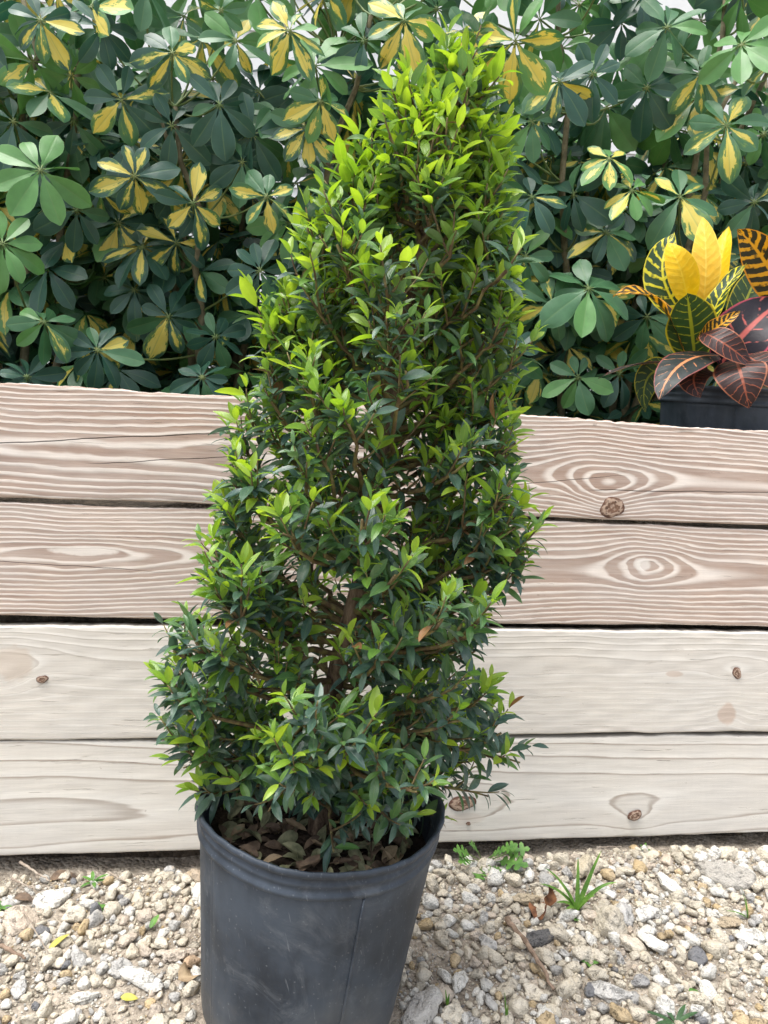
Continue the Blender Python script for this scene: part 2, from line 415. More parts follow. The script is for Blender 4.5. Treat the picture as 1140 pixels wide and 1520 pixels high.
# raised planting bed held by the timber wall
BED_Z = .56
def bed():
    us = np.concatenate([np.geomspace(30, 2.6, 12) * -1, np.linspace(-2.4, 2.4, 160), np.geomspace(2.6, 30, 12)])
    rows = []
    wv = Wob(11, 14); wf = Wob(12, 45, 12)
    for v in np.linspace(-.86, -.235, 66):       # earth face close behind the boards
        q = np.array([wallpt(u, v, -.044) for u in us]); q -= WNRM * np.abs(wf(us, us * 0 + v * 3))[:, None] * .004
        rows.append(q)
    for dw in np.concatenate([np.linspace(.03, 1.6, 40), np.geomspace(1.7, 60, 14)]):
        q = np.array([behind(u, dw, BED_Z) for u in us]); q[:, 2] += wv(us, us * 0 + dw) * .008
        rows.append(q)
    V = np.concatenate(rows); n = len(us); I = np.arange(len(V)).reshape(-1, n)
    F = np.stack([I[:-1, :-1], I[:-1, 1:], I[1:, 1:], I[1:, :-1]], -1).reshape(-1, 4)
    tag(obj('planting_bed', mesh('planting_bed', V, F, M_BED)), kind='structure')
bed()

# ------------------------------------------------------------------ timber retaining wall
EDGE = [((566, 640), (738, 779)), ((745, 786), (915, 931)), ((928, 938), (1099, 1086)), ((1103, 1092), (1272, 1237))]
def kuv(px, py, i): u, v = wall_uv(px, py); c = plank_mid[i]; return u, v - c(u)
plank_edge = []; plank_mid = []
for top, bot in EDGE:
    ends = []
    for yl, yr in (top, bot):
        (ua, va), (ub, vb) = wall_uv(0, yl), wall_uv(1140, yr); s = (vb - va) / (ub - ua); ends.append((va - s * ua, s))
    plank_edge.append(ends); (a0, a1), (b0, b1) = ends
    plank_mid.append(lambda u, A=(a0 + b0) / 2, S=(a1 + b1) / 2: A + S * u)
BROWN, PALE = (.335, .238, .185), (.69, .62, .55)
GREYB, GREYP = (.49, .445, .385), (.68, .645, .58)
k1 = kuv(908, 752, 0); k1b = kuv(905, 716, 0); c2 = kuv(962, 838, 1); p2 = kuv(125, 818, 1); p1 = kuv(65, 657, 0)
k3 = kuv(1092, 998, 2); k3b = kuv(1078, 1060, 2); k3l = kuv(62, 1008, 2); k3m = kuv(22, 985, 2); k3r = kuv(1000, 1000, 2)
k4 = kuv(942, 1210, 3); k4b = kuv(685, 1192, 3)
cr1 = kuv(0, 657, 0); cr2 = kuv(300, 645, 0); cr3 = kuv(1140, 731, 0); cr4 = kuv(880, 728, 0); cr5 = kuv(330, 678, 0); cr6 = kuv(120, 690, 0); cr7 = kuv(800, 716, 0)
def line(a, b): s = (b[1] - a[1]) / (b[0] - a[0]); return a[1] - s * a[0], s
def crack(a, b, wd, ext0=0, ext1=0): c, s = line(a, b); return (a[0] - ext0, b[0] + ext1, c, s, wd)
WOOD = [
    mat_wood('plank_wood_brown_top', BROWN, PALE, 145, -.012, .045, -.012, 3.0,
             [(k1b[0], k1b[1], .075, .042, -2.7), (k1[0] - .02, k1[1] + .012, .05, .03, -1.8), (k1b[0] - .06, k1b[1] + .05, .06, .05, -.9), (p1[0] + .02, p1[1], .20, .03, -.9)],
             [crack(cr1, cr2, .0011, .5, .10), crack(cr4, cr3, .0010, .03, .6), crack(cr6, cr5, .0008, .0, .35), crack(cr7, kuv(905, 708, 0), .0007, .1, .05)], 1.0),
    mat_wood('plank_wood_brown', BROWN, PALE, 140, .004, .040, .010, 12.0,
             [(c2[0], c2[1], .06, .034, -2.9), (c2[0] - .04, c2[1] + .04, .05, .04, -.8), (p2[0], p2[1], .16, .028, -2.2)],
             [crack(kuv(0, 832, 1), kuv(130, 842, 1), .0006, .3, .15)], .95, .009,
             spots=((p2[0], p2[1], .055, .008, (.74, .68, .61), .8), (c2[0] - .01, c2[1], .018, .013, (.72, .68, .62), .7))),
    mat_wood('plank_wood_grey', GREYB, GREYP, 105, .03, .03, .006, 23.0,
             [(k3[0], k3[1], .05, .035, -1.4), (k3b[0], k3b[1], .05, .035, 1.8), (k3l[0], k3l[1], .05, .025, 1.6), (k3m[0], k3m[1] - .02, .07, .05, -2.2)],
             [crack(kuv(60, 1010, 2), kuv(150, 1006, 2), .0005)], .60, .008, .5,
             spots=((k3b[0], k3b[1], .020, .022, (.42, .29, .21), .55), (k3r[0], k3r[1], .018, .006, (.45, .33, .25), .5), (k3m[0], k3m[1], .03, .03, (.50, .40, .31), .5))),
    mat_wood('plank_wood_pale', GREYB, GREYP, 44, -.02, .05, .008, 37.0,
             [(k4[0], k4[1], .05, .035, -.9), (k4b[0], k4b[1], .06, .035, -1.3)],
             [], .42, .006, .85,
             soiled=3.0, spots=((k4b[0] + .01, k4b[1] - .028, .035, .012, (.58, .50, .42), .5),)),
]
wall = empty('retaining_wall', wallpt(0, -.78), 'low retaining wall of four stacked weathered timber planks', 'wall')
PL = ['uppermost brown plank with bold grain, long cracks and a big knot', 'second brown plank with ringed swirls in its grain', 'third plank, grey cream with two dark knots', 'lowest plank, pale and smooth with faint grain']
TH = .038
for i in range(4):
    (a0, a1), (b0, b1) = plank_edge[i]
    us = np.concatenate([np.linspace(-2.3, -.75, 24)[:-1], np.linspace(-.75, .9, 330), np.linspace(.9, 2.4, 24)[1:]])
    e1, e2, e3 = Wob(60 + i, 9, dim=1), Wob(70 + i, 60, dim=1), Wob(80 + i, 260, dim=1)
    rd = .004
    prof = []                                  # (edge 0 top / 1 bottom, inset v, depth w)
    for k in range(5):
        a = math.pi / 2 * k / 4; prof.append((0, rd * (1 - math.sin(a)) , -rd * (1 - math.cos(a)) if k else 0.0))
    prof = [(0, 0.0, -TH), (0, 0.0, -TH * .5)] + [(0, rd * (1 - math.cos(a)), -rd * (1 - math.sin(a))) for a in np.linspace(0, math.pi / 2, 5)] \
        + [(f, None, 0.0) for f in np.linspace(.04, .96, 22)] + [(1, rd * (1 - math.sin(a)), -rd * (1 - math.cos(a))) for a in np.linspace(0, math.pi / 2, 5)] + [(1, 0.0, -TH)]
    rows = []; uvr = []
    for e, ins, w in prof:
        vt = a0 + a1 * us; vb = b0 + b1 * us
        rag = (e1(us) * .0012 + e2(us) * .0007 + e3(us) * .0004)
        rag2 = (e1(us + 5) * .0009 + e2(us + 9) * .0005)
        if i == 0:                             # splintered arris right of the shrub
            chip = np.exp(-((us - wall_uv(905, 628)[0]) / .035) ** 2) * .006 * (.6 + .6 * np.sign(np.sin(us * 210)))
            rag = rag * 1.5 - chip * .25
        if i == 2:
            rag2 = rag2 + np.exp(-((us - wall_uv(905, 1085)[0]) / .05) ** 2) * .0022
        if ins is None: v = vt + (vb - vt) * e; ww = w + 0 * us + e2(us + e * 3) * .0004
        elif e == 0: v = vt - ins + rag; ww = w + 0 * us
        else: v = vb + ins + rag2; ww = w + 0 * us
        ww = ww + (.0018, -.0012, .0015, -.0008)[i] + .0015 * e1(us * .5)
        rows.append(np.stack([P0 + WA * u + WB * q + WNRM * z for u, q, z in zip(us, v, ww)]))
        uvr.append(np.stack([us, v - (a0 + b0) / 2 - (a1 + b1) / 2 * us + w * .6 * (1 if e == 0 else -1) * (-1 if w else 0)], 1))
    V = np.concatenate(rows); U = np.concatenate(uvr); n = len(us); np_ = len(prof)
    I = np.arange(len(V)).reshape(np_, n)
    Ic = np.concatenate([I, I[:1]])
    F = np.stack([Ic[:-1, :-1], Ic[1:, :-1], Ic[1:, 1:], Ic[:-1, 1:]], -1).reshape(-1, 4).tolist()
    F += [I[:, 0].tolist()[::-1], I[:, -1].tolist()]
    base = np.array(wallpt(0, -.78)); 
    o = obj('plank', mesh('plank', V - base, F, WOOD[i], U), wall, Matrix.Translation(Vector(base))); o['label'] = PL[i]
    wall_planks = globals().setdefault('PLANKS', []); wall_planks.append(o)
for uu in (-1.9, -.95, 0.0, .95, 1.9):         # posts that carry the boards, on the bed side
    Vp = []
    for v in (-.95, -.10):
        for du, w in ((-.045, -.045), (.045, -.045), (.045, -.13), (-.045, -.13)): Vp.append(wallpt(uu + du, v, w))
    obj('post', mesh('post', np.array(Vp) - base, [[3, 2, 1, 0], [4, 5, 6, 7]] + [[j, (j + 1) % 4, (j + 1) % 4 + 4, j + 4] for j in range(4)], M_POST, smooth=False), wall, Matrix.Translation(Vector(base)))
def knot(i, px, py, rx, ry, rot, lift=.0018, label=None):
    u, v = wall_uv(px, py); n = 26; V = [(0, 0, lift * .4)]; U = [(0, 0)]; w = Wob(int(px), 1.5, dim=1)
    for rr, z in ((.45, lift * .7), (.8, lift), (1.0, -.0012)):
        for k in range(n):
            a = 2 * math.pi * k / n; q = rr * (1 + .09 * float(w(np.array(a * 1.0)[None])[0] if 0 else math.sin(a * 3 + px) * .6 + math.sin(a * 5 + py) * .4))
            x, y = rx * q * math.cos(a), ry * q * math.sin(a)
            V.append((x * math.cos(rot) - y * math.sin(rot), x * math.sin(rot) + y * math.cos(rot), z)); U.append((rr * math.cos(a), rr * math.sin(a)))
    F = [[0, 1 + k, 1 + (k + 1) % n] for k in range(n)]
    for s in range(2): F += [[1 + s * n + k, 1 + (s + 1) * n + k, 1 + (s + 1) * n + (k + 1) % n, 1 + s * n + (k + 1) % n] for k in range(n)]
    m = np.eye(4); m[:3, 0] = WA; m[:3, 1] = WB; m[:3, 2] = WNRM; m[:3, 3] = wallpt(u, v, .0022)
    o = obj('knot', mesh('knot', V, F, M_KNOT, U), PLANKS[i], Matrix(m.tolist()))
    if label: o['label'] = label
knot(0, 908, 753, .025, .020, .3, .003, 'large cracked knot with a dark rim')
knot(2, 1093, 999, .009, .012, .5); knot(2, 63, 1008, .0095, .006, .2)
knot(3, 942, 1210, .014, .0095, .3); knot(3, 686, 1192, .025, .013, .1); knot(3, 695, 1222, .004, .003, 0)

# ------------------------------------------------------------------ white house wall far behind the hedge
hb = behind(0, 2.9, BED_Z - .05)
house = empty('house_wall', hb, 'white lap sided house wall behind the leafy hedge', 'building')
def slab(u0, u1, z0, z1, d0, d1, lean=0.0):
    V = [behind(u, 2.9 + d + (lean if zi else 0), z) for d in (d0, d1) for zi, z in ((0, z0), (1, z1)) for u in (u0, u1)]
    return np.array(V) - hb, [[0, 1, 3, 2], [4, 6, 7, 5], [0, 4, 5, 1], [2, 3, 7, 6], [0, 2, 6, 4], [1, 5, 7, 3]]
z = BED_Z - .05
for k in range(14):
    Vb, Fb = slab(-5.5, 6.0, z, z + .19, -.012, .02, .010); obj('siding_board', mesh('siding_board', Vb, Fb, M_SIDING, smooth=False), house, Matrix.Translation(Vector(hb))); z += .18
Vb, Fb = slab(-5.5, 6.0, BED_Z - .05, z, .025, .15); obj('wall_core', mesh('wall_core', Vb, Fb, M_SIDING, smooth=False), house, Matrix.Translation(Vector(hb)))

# ------------------------------------------------------------------ leaves
def leafgrid(L, W, shape, bend=0.3, fold=0.2, nl=6, nw=2, wav=0.0, seed=0, twist=0.0, cup=0.0):
    """base at origin, along +Y, normal +Z; W = full width"""
    ts = np.linspace(0, 1, nl + 1); xs = np.linspace(-1, 1, 2 * nw + 1)
    V = []; U = []; th = 0; y = z = 0.0
    for i, t in enumerate(ts):
        if i:
            y += math.cos(th) * L / nl; z -= math.sin(th) * L / nl; th += bend / nl
        hw = W / 2 * max(shape(t), 0.012)
        for x in xs:
            zz = fold * abs(x) * hw - cup * x * x * hw + wav * W * math.sin(t * 11 + seed + 2.0 * np.sign(x)) * abs(x) ** 1.5
            tw = twist * t; xx, z2 = x * hw * math.cos(tw) - zz * math.sin(tw), x * hw * math.sin(tw) + zz * math.cos(tw)
            V.append((xx, y + math.sin(th) * z2, z + math.cos(th) * z2)); U.append((x * .5 + .5, t))
    n = 2 * nw + 1
    F = [[i * n + j, i * n + j + 1, (i + 1) * n + j + 1, (i + 1) * n + j] for i in range(nl) for j in range(n - 1)]
    return np.array(V), np.array(F), np.array(U)
def lance(t): return (math.sin(math.pi * min(max(t, 0), 1) ** .92) ** .82) if 0 < t < 1 else 0.0
def obov(t):                                # schefflera leaflet: narrow base, broad rounded tip
    if t < .10: return .10
    q = (t - .10) / .90; return .10 + .90 * (math.sin(math.pi * q ** 1.35) ** .62 if q < .999 else 0) * (1 if q < .9 else 1)
def ovate(t): return math.sin(math.pi * t ** .8) ** .75 if 0 < t < 1 else 0
def curve_leaf(p, width, shape, nrm, fold=.25, wav=0.0, nw=3, seed=0, curl=0.0):
    """leaf blade laid along a curve p (n x 3), normal hint nrm"""
    p = np.asarray(p, float); n = len(p); T = np.gradient(p, axis=0); V = []; U = []
    xs = np.linspace(-1, 1, 2 * nw + 1)
    for i in range(n):
        t = i / (n - 1); y = norm(T[i]); x = norm(np.cross(y, nrm)); z = np.cross(x, y); hw = width / 2 * max(shape(t), .015)
        for q in xs:
            zz = fold * abs(q) * hw - curl * q * q * hw + wav * width * math.sin(t * 13 + seed + np.sign(q) * 1.7) * abs(q) ** 2
            V.append(p[i] + x * q * hw + z * zz); U.append((q * .5 + .5, t))
    k = len(xs)
    F = np.array([[i * k + j, i * k + j + 1, (i + 1) * k + j + 1, (i + 1) * k + j] for i in range(n - 1) for j in range(k - 1)])
    return np.array(V), F, np.array(U)

# ------------------------------------------------------------------ schefflera hedge
rng = np.random.default_rng(5); random.seed(5)
LFT = {}
def leaflet_mesh(tone, var, k):
    key = (tone, var, k)
    if key not in LFT:
        g = leafgrid(1.0, (.45, .50, .41)[k], obov, (.12, .35, .62)[k], (.22, .10, .28)[k], 8, 3, (.02, .035, .02)[k], k * 2.1, (0, .12, -.15)[k], (.0, .12, .05)[k])
        amount = (0, .30, .48, .72)[var]
        c = np.tile(np.array([(0.05, .38, .95)[tone], amount, ((tone * 7 + var * 3 + k * 5) % 11) / 11.0]), (len(g[0]), 1))
        lo = leafgrid(1.0, (.45, .50, .41)[k], obov, (.12, .35, .62)[k], .15, 6, 1)
        LFT[key] = ((lo, g), c, mesh('leaflet', g[0], g[1], M_SCHEF, g[2], c))
    return LFT[key]
def palm_frames(center, nrm, rad, n, roll, droop):
    """matrices of the leaflets round a palmate leaf's hub"""
    z = norm(nrm); x = norm(np.cross([0.0, 0, 1], z)) if abs(z[2]) < .97 else np.array([1.0, 0, 0]); y = np.cross(z, x)
    out = []
    for k in range(n):
        a = roll + 2 * math.pi * (k + rng.uniform(-.13, .13)) / n
        d = x * math.cos(a) + y * math.sin(a); down = -d[2]                # lower leaflets are larger
        el = -droop + rng.uniform(-.30, .26)
        dd = d * math.cos(el) + z * math.sin(el)
        s = rad * (1.0 + .14 * down) * rng.uniform(.66, 1.08)
        out.append((frame(dd, z + .33 * rng.normal(size=3), center + dd * rad * .07, s * .95), d))
    return out
SH_U = [-1.15, -.62, -.12, .38, .90, 1.40]
HL = ['variegated hedge shrub behind the wall, at the left end of the planks in view']
shrubs = []; stems = {}; bags = {}
SHLAB = ['variegated hedge shrub at the hedge end farthest from the croton', 'dark variegated hedge shrub with light green fresh leaves, two shrubs away from the cone shrub',
         'dark hedge shrub with many yellow splashed leaves, beside the cone shrub, away from the croton', 'hedge shrub mostly hidden directly behind the crown of the cone shrub',
         'lush green hedge shrub growing between the cone shrub and the croton', 'variegated hedge shrub rising directly behind the croton pot']
for i, su in enumerate(SH_U):
    b = behind(su, .78, BED_Z)
    s = empty('hedge_shrub', b, SHLAB[i], 'shrub'); shrubs.append(s); bags[i] = Bag(); stems[i] = []
    for k in range(6):
        du, dw = rng.uniform(-.10, .10), rng.uniform(-.08, .08); h = rng.uniform(.75, 1.25)
        q = [behind(su + du + du * 2.2 * t + rng.normal() * .012, .78 + dw + (dw * 2.4 - .06) * t + rng.normal() * .012, BED_Z - .03 + h * t) for t in np.linspace(0, 1, 9)]
        stems[i].append(np.array(q)); me = tubes_mesh('stem', [(q, np.linspace(.012, .005, 9))], M_STEM, 7)
        me.transform(Matrix.Translation(-Vector(b))); obj('stem', me, s, Matrix.Translation(Vector(b)))
def nearest_stem(p):
    best = None
    for i in stems:
        for q in stems[i]:
            w = q - p; dist = np.linalg.norm(w * np.array([1, 1, 1.0]), axis=1) + np.maximum(w[:, 2] + .02, 0) * 1.5
            j = dist.argmin()
            if best is None or dist[j] < best[0]: best = (dist[j], i, q[j])
    return best
def palm(center, nrm, rad, n=8, tone=0, var=0.0, roll=None, droop=.25, as_objects=True, lowvar=True):
    center = np.asarray(center, float); roll = rng.uniform(0, 6.28) if roll is None else roll
    dist, i, sp = nearest_stem(center)
    fr = palm_frames(center, nrm, rad, n, roll, droop)
    if dist > .34: sp = center - norm(nrm) * .14 + WN0 * .16 + np.array([0, 0, -.10])
    mid = (center + sp) / 2 - norm(nrm) * .05 + np.array([0, 0, -.01])
    pet = bez(sp, mid - norm(nrm) * .02, center, 8)
    pr = np.linspace(.0032, .0022, 8) * (rad / .12) ** .5
    vs = []
    for k, (m, d) in enumerate(fr):
        tn = tone
        if rng.random() < .2: tn = min(2, tone + 1)
        p = var * (1.5 if d[2] < -.2 else .55) if lowvar else var
        vs.append((m, tn, int(rng.choice([1, 2, 3])) if rng.random() < p else 0, int(rng.integers(3))))
    if as_objects:
        hub = [(np.array([m[:3, 3] - m[:3, 1] * .07, m[:3, 3] + m[:3, 1] * .05]), .0012) for m, d in fr]
        me = tubes_mesh('leaf', [(pet, pr)] + hub, M_PETIOLE, 5); me.transform(Matrix.Translation(-Vector(center)))
        lf = obj('leaf', me, shrubs[i], Matrix.Translation(Vector(center)))
        for m, tn, v, k in vs: obj('leaflet', leaflet_mesh(tn, v, k)[2], lf, Matrix(m.tolist()))
    else:
        for m, tn, v, k in vs:
            (g, _), c, me = leaflet_mesh(tn, v, k); bags[i].add(xf(m, g[0]), g[1], g[2], c[:1])
        tb = tube(pet, pr, 4, False); bags[i].add(tb[0], np.array(tb[1]), tb[2], (.7, 0, 0))
def facing(p, up=.45, side=0.0, toward=1.0):
    c = norm(CAMP - p); return norm(c * toward + np.array([side, 0, up]))
# leaves one can single out in the photograph: pixel of the hub, leaflet length in pixels, depth behind the wall, tone, yellow, up, side
KEY = [
    (180, 148, 78, .42, 0, .45, .30, .0), (255, 186, 70, .44, 0, .35, .30, .2), (60, 252, 76, .34, 2, .0, .55, -.1), (200, 262, 66, .42, 0, .75, .10, .0),
    (287, 302, 66, .40, 0, .75, .15, .2), (4, 362, 76, .32, 2, .10, .40, -.1), (66, 478, 60, .40, 1, .2, .60, .0), (145, 520, 60, .42, 0, .2, .35, .0),
    (114, 312, 60, .50, 0, .4, .10, .0), (256, 78, 58, .40, 0, .6, .55, .1), (326, 155, 62, .42, 0, .35, .5, .2), (360, 240, 56, .46, 0, .0, .4, .1),
    (396, 292, 58, .40, 1, .6, .4, .1), (386, 402, 66, .42, 0, .15, .2, .3), (262, 360, 60, .54, 0, .5, .1, .0), (476, 150, 58, .42, 1, .6, .6, .2),
    (455, 190, 56, .44, 0, .5, .5, .0), (60, 30, 62, .38, 0, .6, .5, .0), (150, 40, 60, .42, 0, .4, .5, .2), (20, 180, 62, .44, 0, .1, .3, .0), (110, 180, 60, .48, 0, .3, .2, .0),
    (430, 45, 60, .40, 1, .5, .6, .0), (350, 60, 58, .44, 1, .2, .7, .1), (540, 60, 60, .46, 0, .4, .6, .0), (600, 30, 64, .42, 1, .5, .6, .1), (690, 45, 60, .42, 0, .6, .5, .0),
    (874, 428, 78, .36, 1, .3, .7, .1), (820, 452, 70, .42, 1, .2, .1, -.1), (858, 560, 52, .40, 1, .2, .3, .0), (920, 555, 54, .44, 0, .2, .2, .1),
    (1078, 186, 74, .36, 1, .6, .7, .0), (905, 235, 52, .38, 2, .6, .8, .1), (938, 282, 60, .36, 2, .35, .9, .1), (1010, 292, 74, .38, 1, .35, .7, .2), (790, 292, 62, .42, 0, .2, .5, .0),
    (1100, 66, 78, .36, 2, .1, .9, .0), (990, 40, 66, .42, 1, .4, .7, .0), (830, 120, 62, .40, 0, .5, .6, .2), (765, 60, 80, .38, 1, .85, .3, -.2), (880, 110, 62, .42, 0, .4, .5, .1),
    (960, 130, 60, .46, 0, .1, .4, .0), (790, 180, 62, .40, 1, .4, .5, .1), (1040, 110, 62, .42, 1, .5, .6, .1), (900, 345, 58, .46, 0, .4, .5, .2), (1120, 300, 64, .40, 0, .3, .4, .1),
    (1110, 380, 62, .48, 0, .0, .4, .0), (780, 380, 56, .44, 1, .3, .4, .0), (960, 470, 60, .5, 0, .1, .3, .0), (760, 520, 54, .44, 0, .2, .3, .0), (40, 560, 52, .42, 0, .1, .2, .1),
    (250, 470, 58, .54, 0, .1, .2, .0), (320, 500, 58, .50, 0, .05, .3, .0), (300, 560, 52, .44, 0, .1, .4, .0), (430, 470, 58, .46, 0, .05, .3, .0), (200, 430, 56, .58, 0, .1, .2, .0),
]
placed = []
for px, py, r, dw, tone, var, up, side in KEY:
    if var < .45 and rng.random() < .5: var = 0.0
    elif var >= .5: var = min(1.0, var * 1.2)
    p = at_c(px, py, dw); dist = np.linalg.norm(p - CAMP); placed.append((px, py))
    palm(p, facing(p, up, side), r / FPX * (p - CAMP) @ FWD * 1.02, int(rng.integers(7, 10)), tone, var, None, .08 + .15 * rng.random())
front = 0
for k in range(2900):                         # fill the visible hedge face between them
    px, py = rng.uniform(-90, 1230), rng.uniform(-140, 640)
    lim = 33 + 18 * rng.random()
    if min((px - a) ** 2 + (py - b) ** 2 for a, b in placed) < lim ** 2: continue
    dw = rng.uniform(.44, .70) + max(0, min(.26, (py - 260) / 900))
    if py < 110 and rng.random() < .12: continue
    p = at_c(px, py, dw)
    if p[2] < BED_Z + .05 or p[2] > 1.80: continue
    if px > 940 and py > 330 and dw < .52: dw = .56; p = at_c(px, py, dw)
    placed.append((px, py)); front += 1
    tone = int(rng.choice([0, 1, 2], p=[.50, .37, .13] if py > 140 else [.28, .42, .30]))
    palm(p, facing(p, rng.uniform(-.1, 1.3), rng.normal() * .55), rng.uniform(.072, .118), int(rng.integers(7, 10)), tone, float(rng.choice([0, .06, .3, .8], p=[.50, .26, .14, .10])), None, rng.uniform(.0, .3))
for k in range(2100):                         # depth of the hedge
    u = rng.uniform(-1.5, 1.75); zz = BED_Z + .04 + (rng.uniform(0, .90) if k % 4 else rng.beta(1.0, 1.2) * 1.02); dw = rng.uniform(.58, 1.2)
    p = behind(u, dw, zz)
    palm(p, norm(np.array([rng.normal() * .5, -.5 + rng.normal() * .4, .8])), rng.uniform(.08, .115), 8, int(rng.choice([0, 1, 2], p=[.6, .3, .1])), .22, None, rng.uniform(.1, .5), False)
for i, s in enumerate(shrubs):
    if bags[i].n:
        me = bags[i].mesh('foliage', M_SCHEF); me.transform(Matrix.Translation(-Vector(WM[s.name].translation)))
        tag(obj('foliage', me, s, WM[s.name].copy()), kind='stuff')

# ------------------------------------------------------------------ nursery pots
def lathe(prof, n, mod=None):
    V = []; U = []
    for s, (r, z) in enumerate(prof):
        for k in range(n):
            a = 2 * math.pi * k / n; rr = r if mod is None else r + mod(a, z, s)
            V.append((rr * math.cos(a), rr * math.sin(a), z)); U.append((k / n, z))
    F = [[s * n + k, s * n + (k + 1) % n, (s + 1) * n + (k + 1) % n, (s + 1) * n + k] for s in range(len(prof) - 1) for k in range(n)]
    return np.array(V), F, np.array(U)
def seam_dent(angs):
    def f(a, z, s):
        d = 0.0
        for c in angs:
            q = (a - c + math.pi) % (2 * math.pi) - math.pi; d -= .0030 * math.exp(-(q / .045) ** 2)
        return d
    return f
def build_pot(name, base, tilt, R, Rb, H, mat, label, seams, kinks=0.0):
    ax = norm([tilt[0], tilt[1], 1.0]); x = norm(np.cross([0, 1.0, 0], ax)); y = np.cross(ax, x)
    m = np.eye(4); m[:3, 0] = x; m[:3, 1] = y; m[:3, 2] = ax; m[:3, 3] = base; MW = Matrix(m.tolist())
    e = bpy.data.objects.new(name, None); e.empty_display_size = .02; link(e, None, MW); tag(e, label, 'pot')
    rim0 = H - .030; Rw = R - .0045
    rr = lambda z: Rb + (Rw - Rb) * (z / H)
    wob = Wob(int(R * 1000), 1.0, 5, 1)
    sd_ = seam_dent(seams)
    wavy = lambda a, z, s: .0011 * math.sin(a * 2 + .6) + .0007 * math.sin(a * 5 + 2) + sd_(a, z, s)
    prof = [(Rb - .03, .004), (Rb - .004, .002), (Rb, .008)] + [(rr(z), z) for z in np.linspace(.02, rim0, 18)] \
        + [(rr(rim0) - .004, rim0 + .001)] + [(rr(z) - .0035, z) for z in np.linspace(rim0, .012, 12)] + [(Rb - .03, .010)]
    V, F, U = lathe(prof, 144, wavy); n = 144
    bd = obj('body', mesh('body', V, F + [list(range(n))[::-1]], mat, U), e, MW)
    edge = lambda a, z, s: .0011 * math.sin(a * 2 + .6) + .0009 * math.sin(a * 7 + 1) + (.0005 * math.sin(a * 31) if s > 8 else 0)
    q = [(rr(rim0) + .0004, rim0 - .006), (rr(rim0) + .0032, rim0 - .0045), (rr(rim0) + .0040, rim0 + .001), (rr(rim0) + .0018, rim0 + .0025), (rr(rim0) + .0016, rim0 + .008), (rr(rim0) + .0030, rim0 + .010),
         (rr(rim0) + .0032, rim0 + .0135), (rr(rim0) + .0014, rim0 + .015), (rr(rim0) + .0016, rim0 + .021), (R - .0008, H - .0075), (R, H - .004), (R - .0006, H - .0008), (R - .003, H), (R - .0055, H - .002), (R - .0065, H - .008), (rr(rim0) - .0042, rim0 - .004)]
    V, F, U = lathe(q, 144, edge); rm = obj('rim', mesh('rim', V, F, mat, U), e, MW)
    for c in seams:                          # raised moulding lines down the side
        pts = []
        for z in np.linspace(.012, rim0 - .008, 10): pts.append(((rr(z) - .0002) * math.cos(c + .055), (rr(z) - .0002) * math.sin(c + .055), z))
        obj('mould_seam', tubes_mesh('mould_seam', [(pts, .0014)], mat, 5), e, MW)
    return e, m
p1_, PM = build_pot('plant_pot', (POTC[0], POTC[1], -.002), POT_TILT, POT_R, POT_RB, POT_H, M_POT, 'scuffed black plastic nursery pot standing on the gravel, holding the cone shaped shrub', [RAD(-144), RAD(-68), RAD(4), RAD(60), RAD(130)])
PAX = PM[:3, 2]; PBASE = PM[:3, 3]
SOIL_S = .222
def soil_disc(name, m4, r, s, mat, label, seed):
    wv = Wob(seed, 40); V = [(0, 0, s + .012)]; n = 48; F = []
    rs = [.2, .4, .6, .8, .95, 1.0]
    for q in rs:
        for k in range(n):
            a = 2 * math.pi * k / n; x, y = r * q * math.cos(a), r * q * math.sin(a); V.append((x, y, s + .012 * (1 - q) + float(wv(x, y)) * .003))
    F = [[0, 1 + k, 1 + (k + 1) % n] for k in range(n)]
    for j in range(len(rs) - 1): F += [[1 + j * n + k, 1 + (j + 1) * n + k, 1 + (j + 1) * n + (k + 1) % n, 1 + j * n + (k + 1) % n] for k in range(n)]
    return tag(obj(name, mesh(name, V, F, mat), None, Matrix(m4.tolist())), label, 'soil', kind='stuff')
soil_disc('potting_soil', PM, POT_RB + (POT_R - .0045 - POT_RB) * SOIL_S / POT_H - .0033, SOIL_S, M_POTSOIL, 'dark potting soil inside the black pot', 4)
CPC = at_c(1102, 578, .245); CPH = .262
p2_, PM2 = build_pot('plant_pot', (CPC[0], CPC[1], BED_Z - .003), (0.0, 0.0), .168, .142, CPH, M_POT2, 'black plastic pot of the croton, half hidden behind the wall top', [RAD(-120), RAD(-60), RAD(30), RAD(150)])
soil_disc('potting_soil', PM2, .155, CPH - .045, M_POTSOIL, 'dark potting soil inside the croton pot', 6)

# ------------------------------------------------------------------ the cone shaped shrub
rng = np.random.default_rng(21)
Y0 = POTC[1]
TR = [(470, 1262), (474, 1150), (492, 1040), (512, 945), (540, 850), (556, 740), (572, 640), (592, 520), (612, 420), (636, 300), (664, 190), (684, 110)]
TP = np.array([at_y(a, b, Y0 + .012 * math.sin(k * 1.3)) for k, (a, b) in enumerate(TR)])
soilz = (PBASE + PAX * SOIL_S)[2]
TP[0][2] = soilz - .01
ENV = [(84, 655, 705), (120, 610, 722), (160, 560, 732), (210, 512, 752), (300, 472, 766), (400, 392, 780), (470, 372, 792), (560, 348, 796), (650, 322, 790), (750, 304, 800), (830, 282, 800), (920, 258, 748), (990, 236, 772), (1060, 244, 776), (1120, 266, 784), (1180, 296, 736), (1245, 370, 640)]
ez = []; el = []; er = []
for y, a, b in ENV:
    A_, B_ = at_y(a, y, Y0), at_y(b, y, Y0); zc = (A_[2] + B_[2]) / 2
    ax_ = np.interp(zc, TP[:, 2], TP[:, 0]); ez.append(zc); el.append(ax_ - A_[0]); er.append(B_[0] - ax_)
ez, el, er = (np.array(q)[::-1] for q in (ez, el, er))
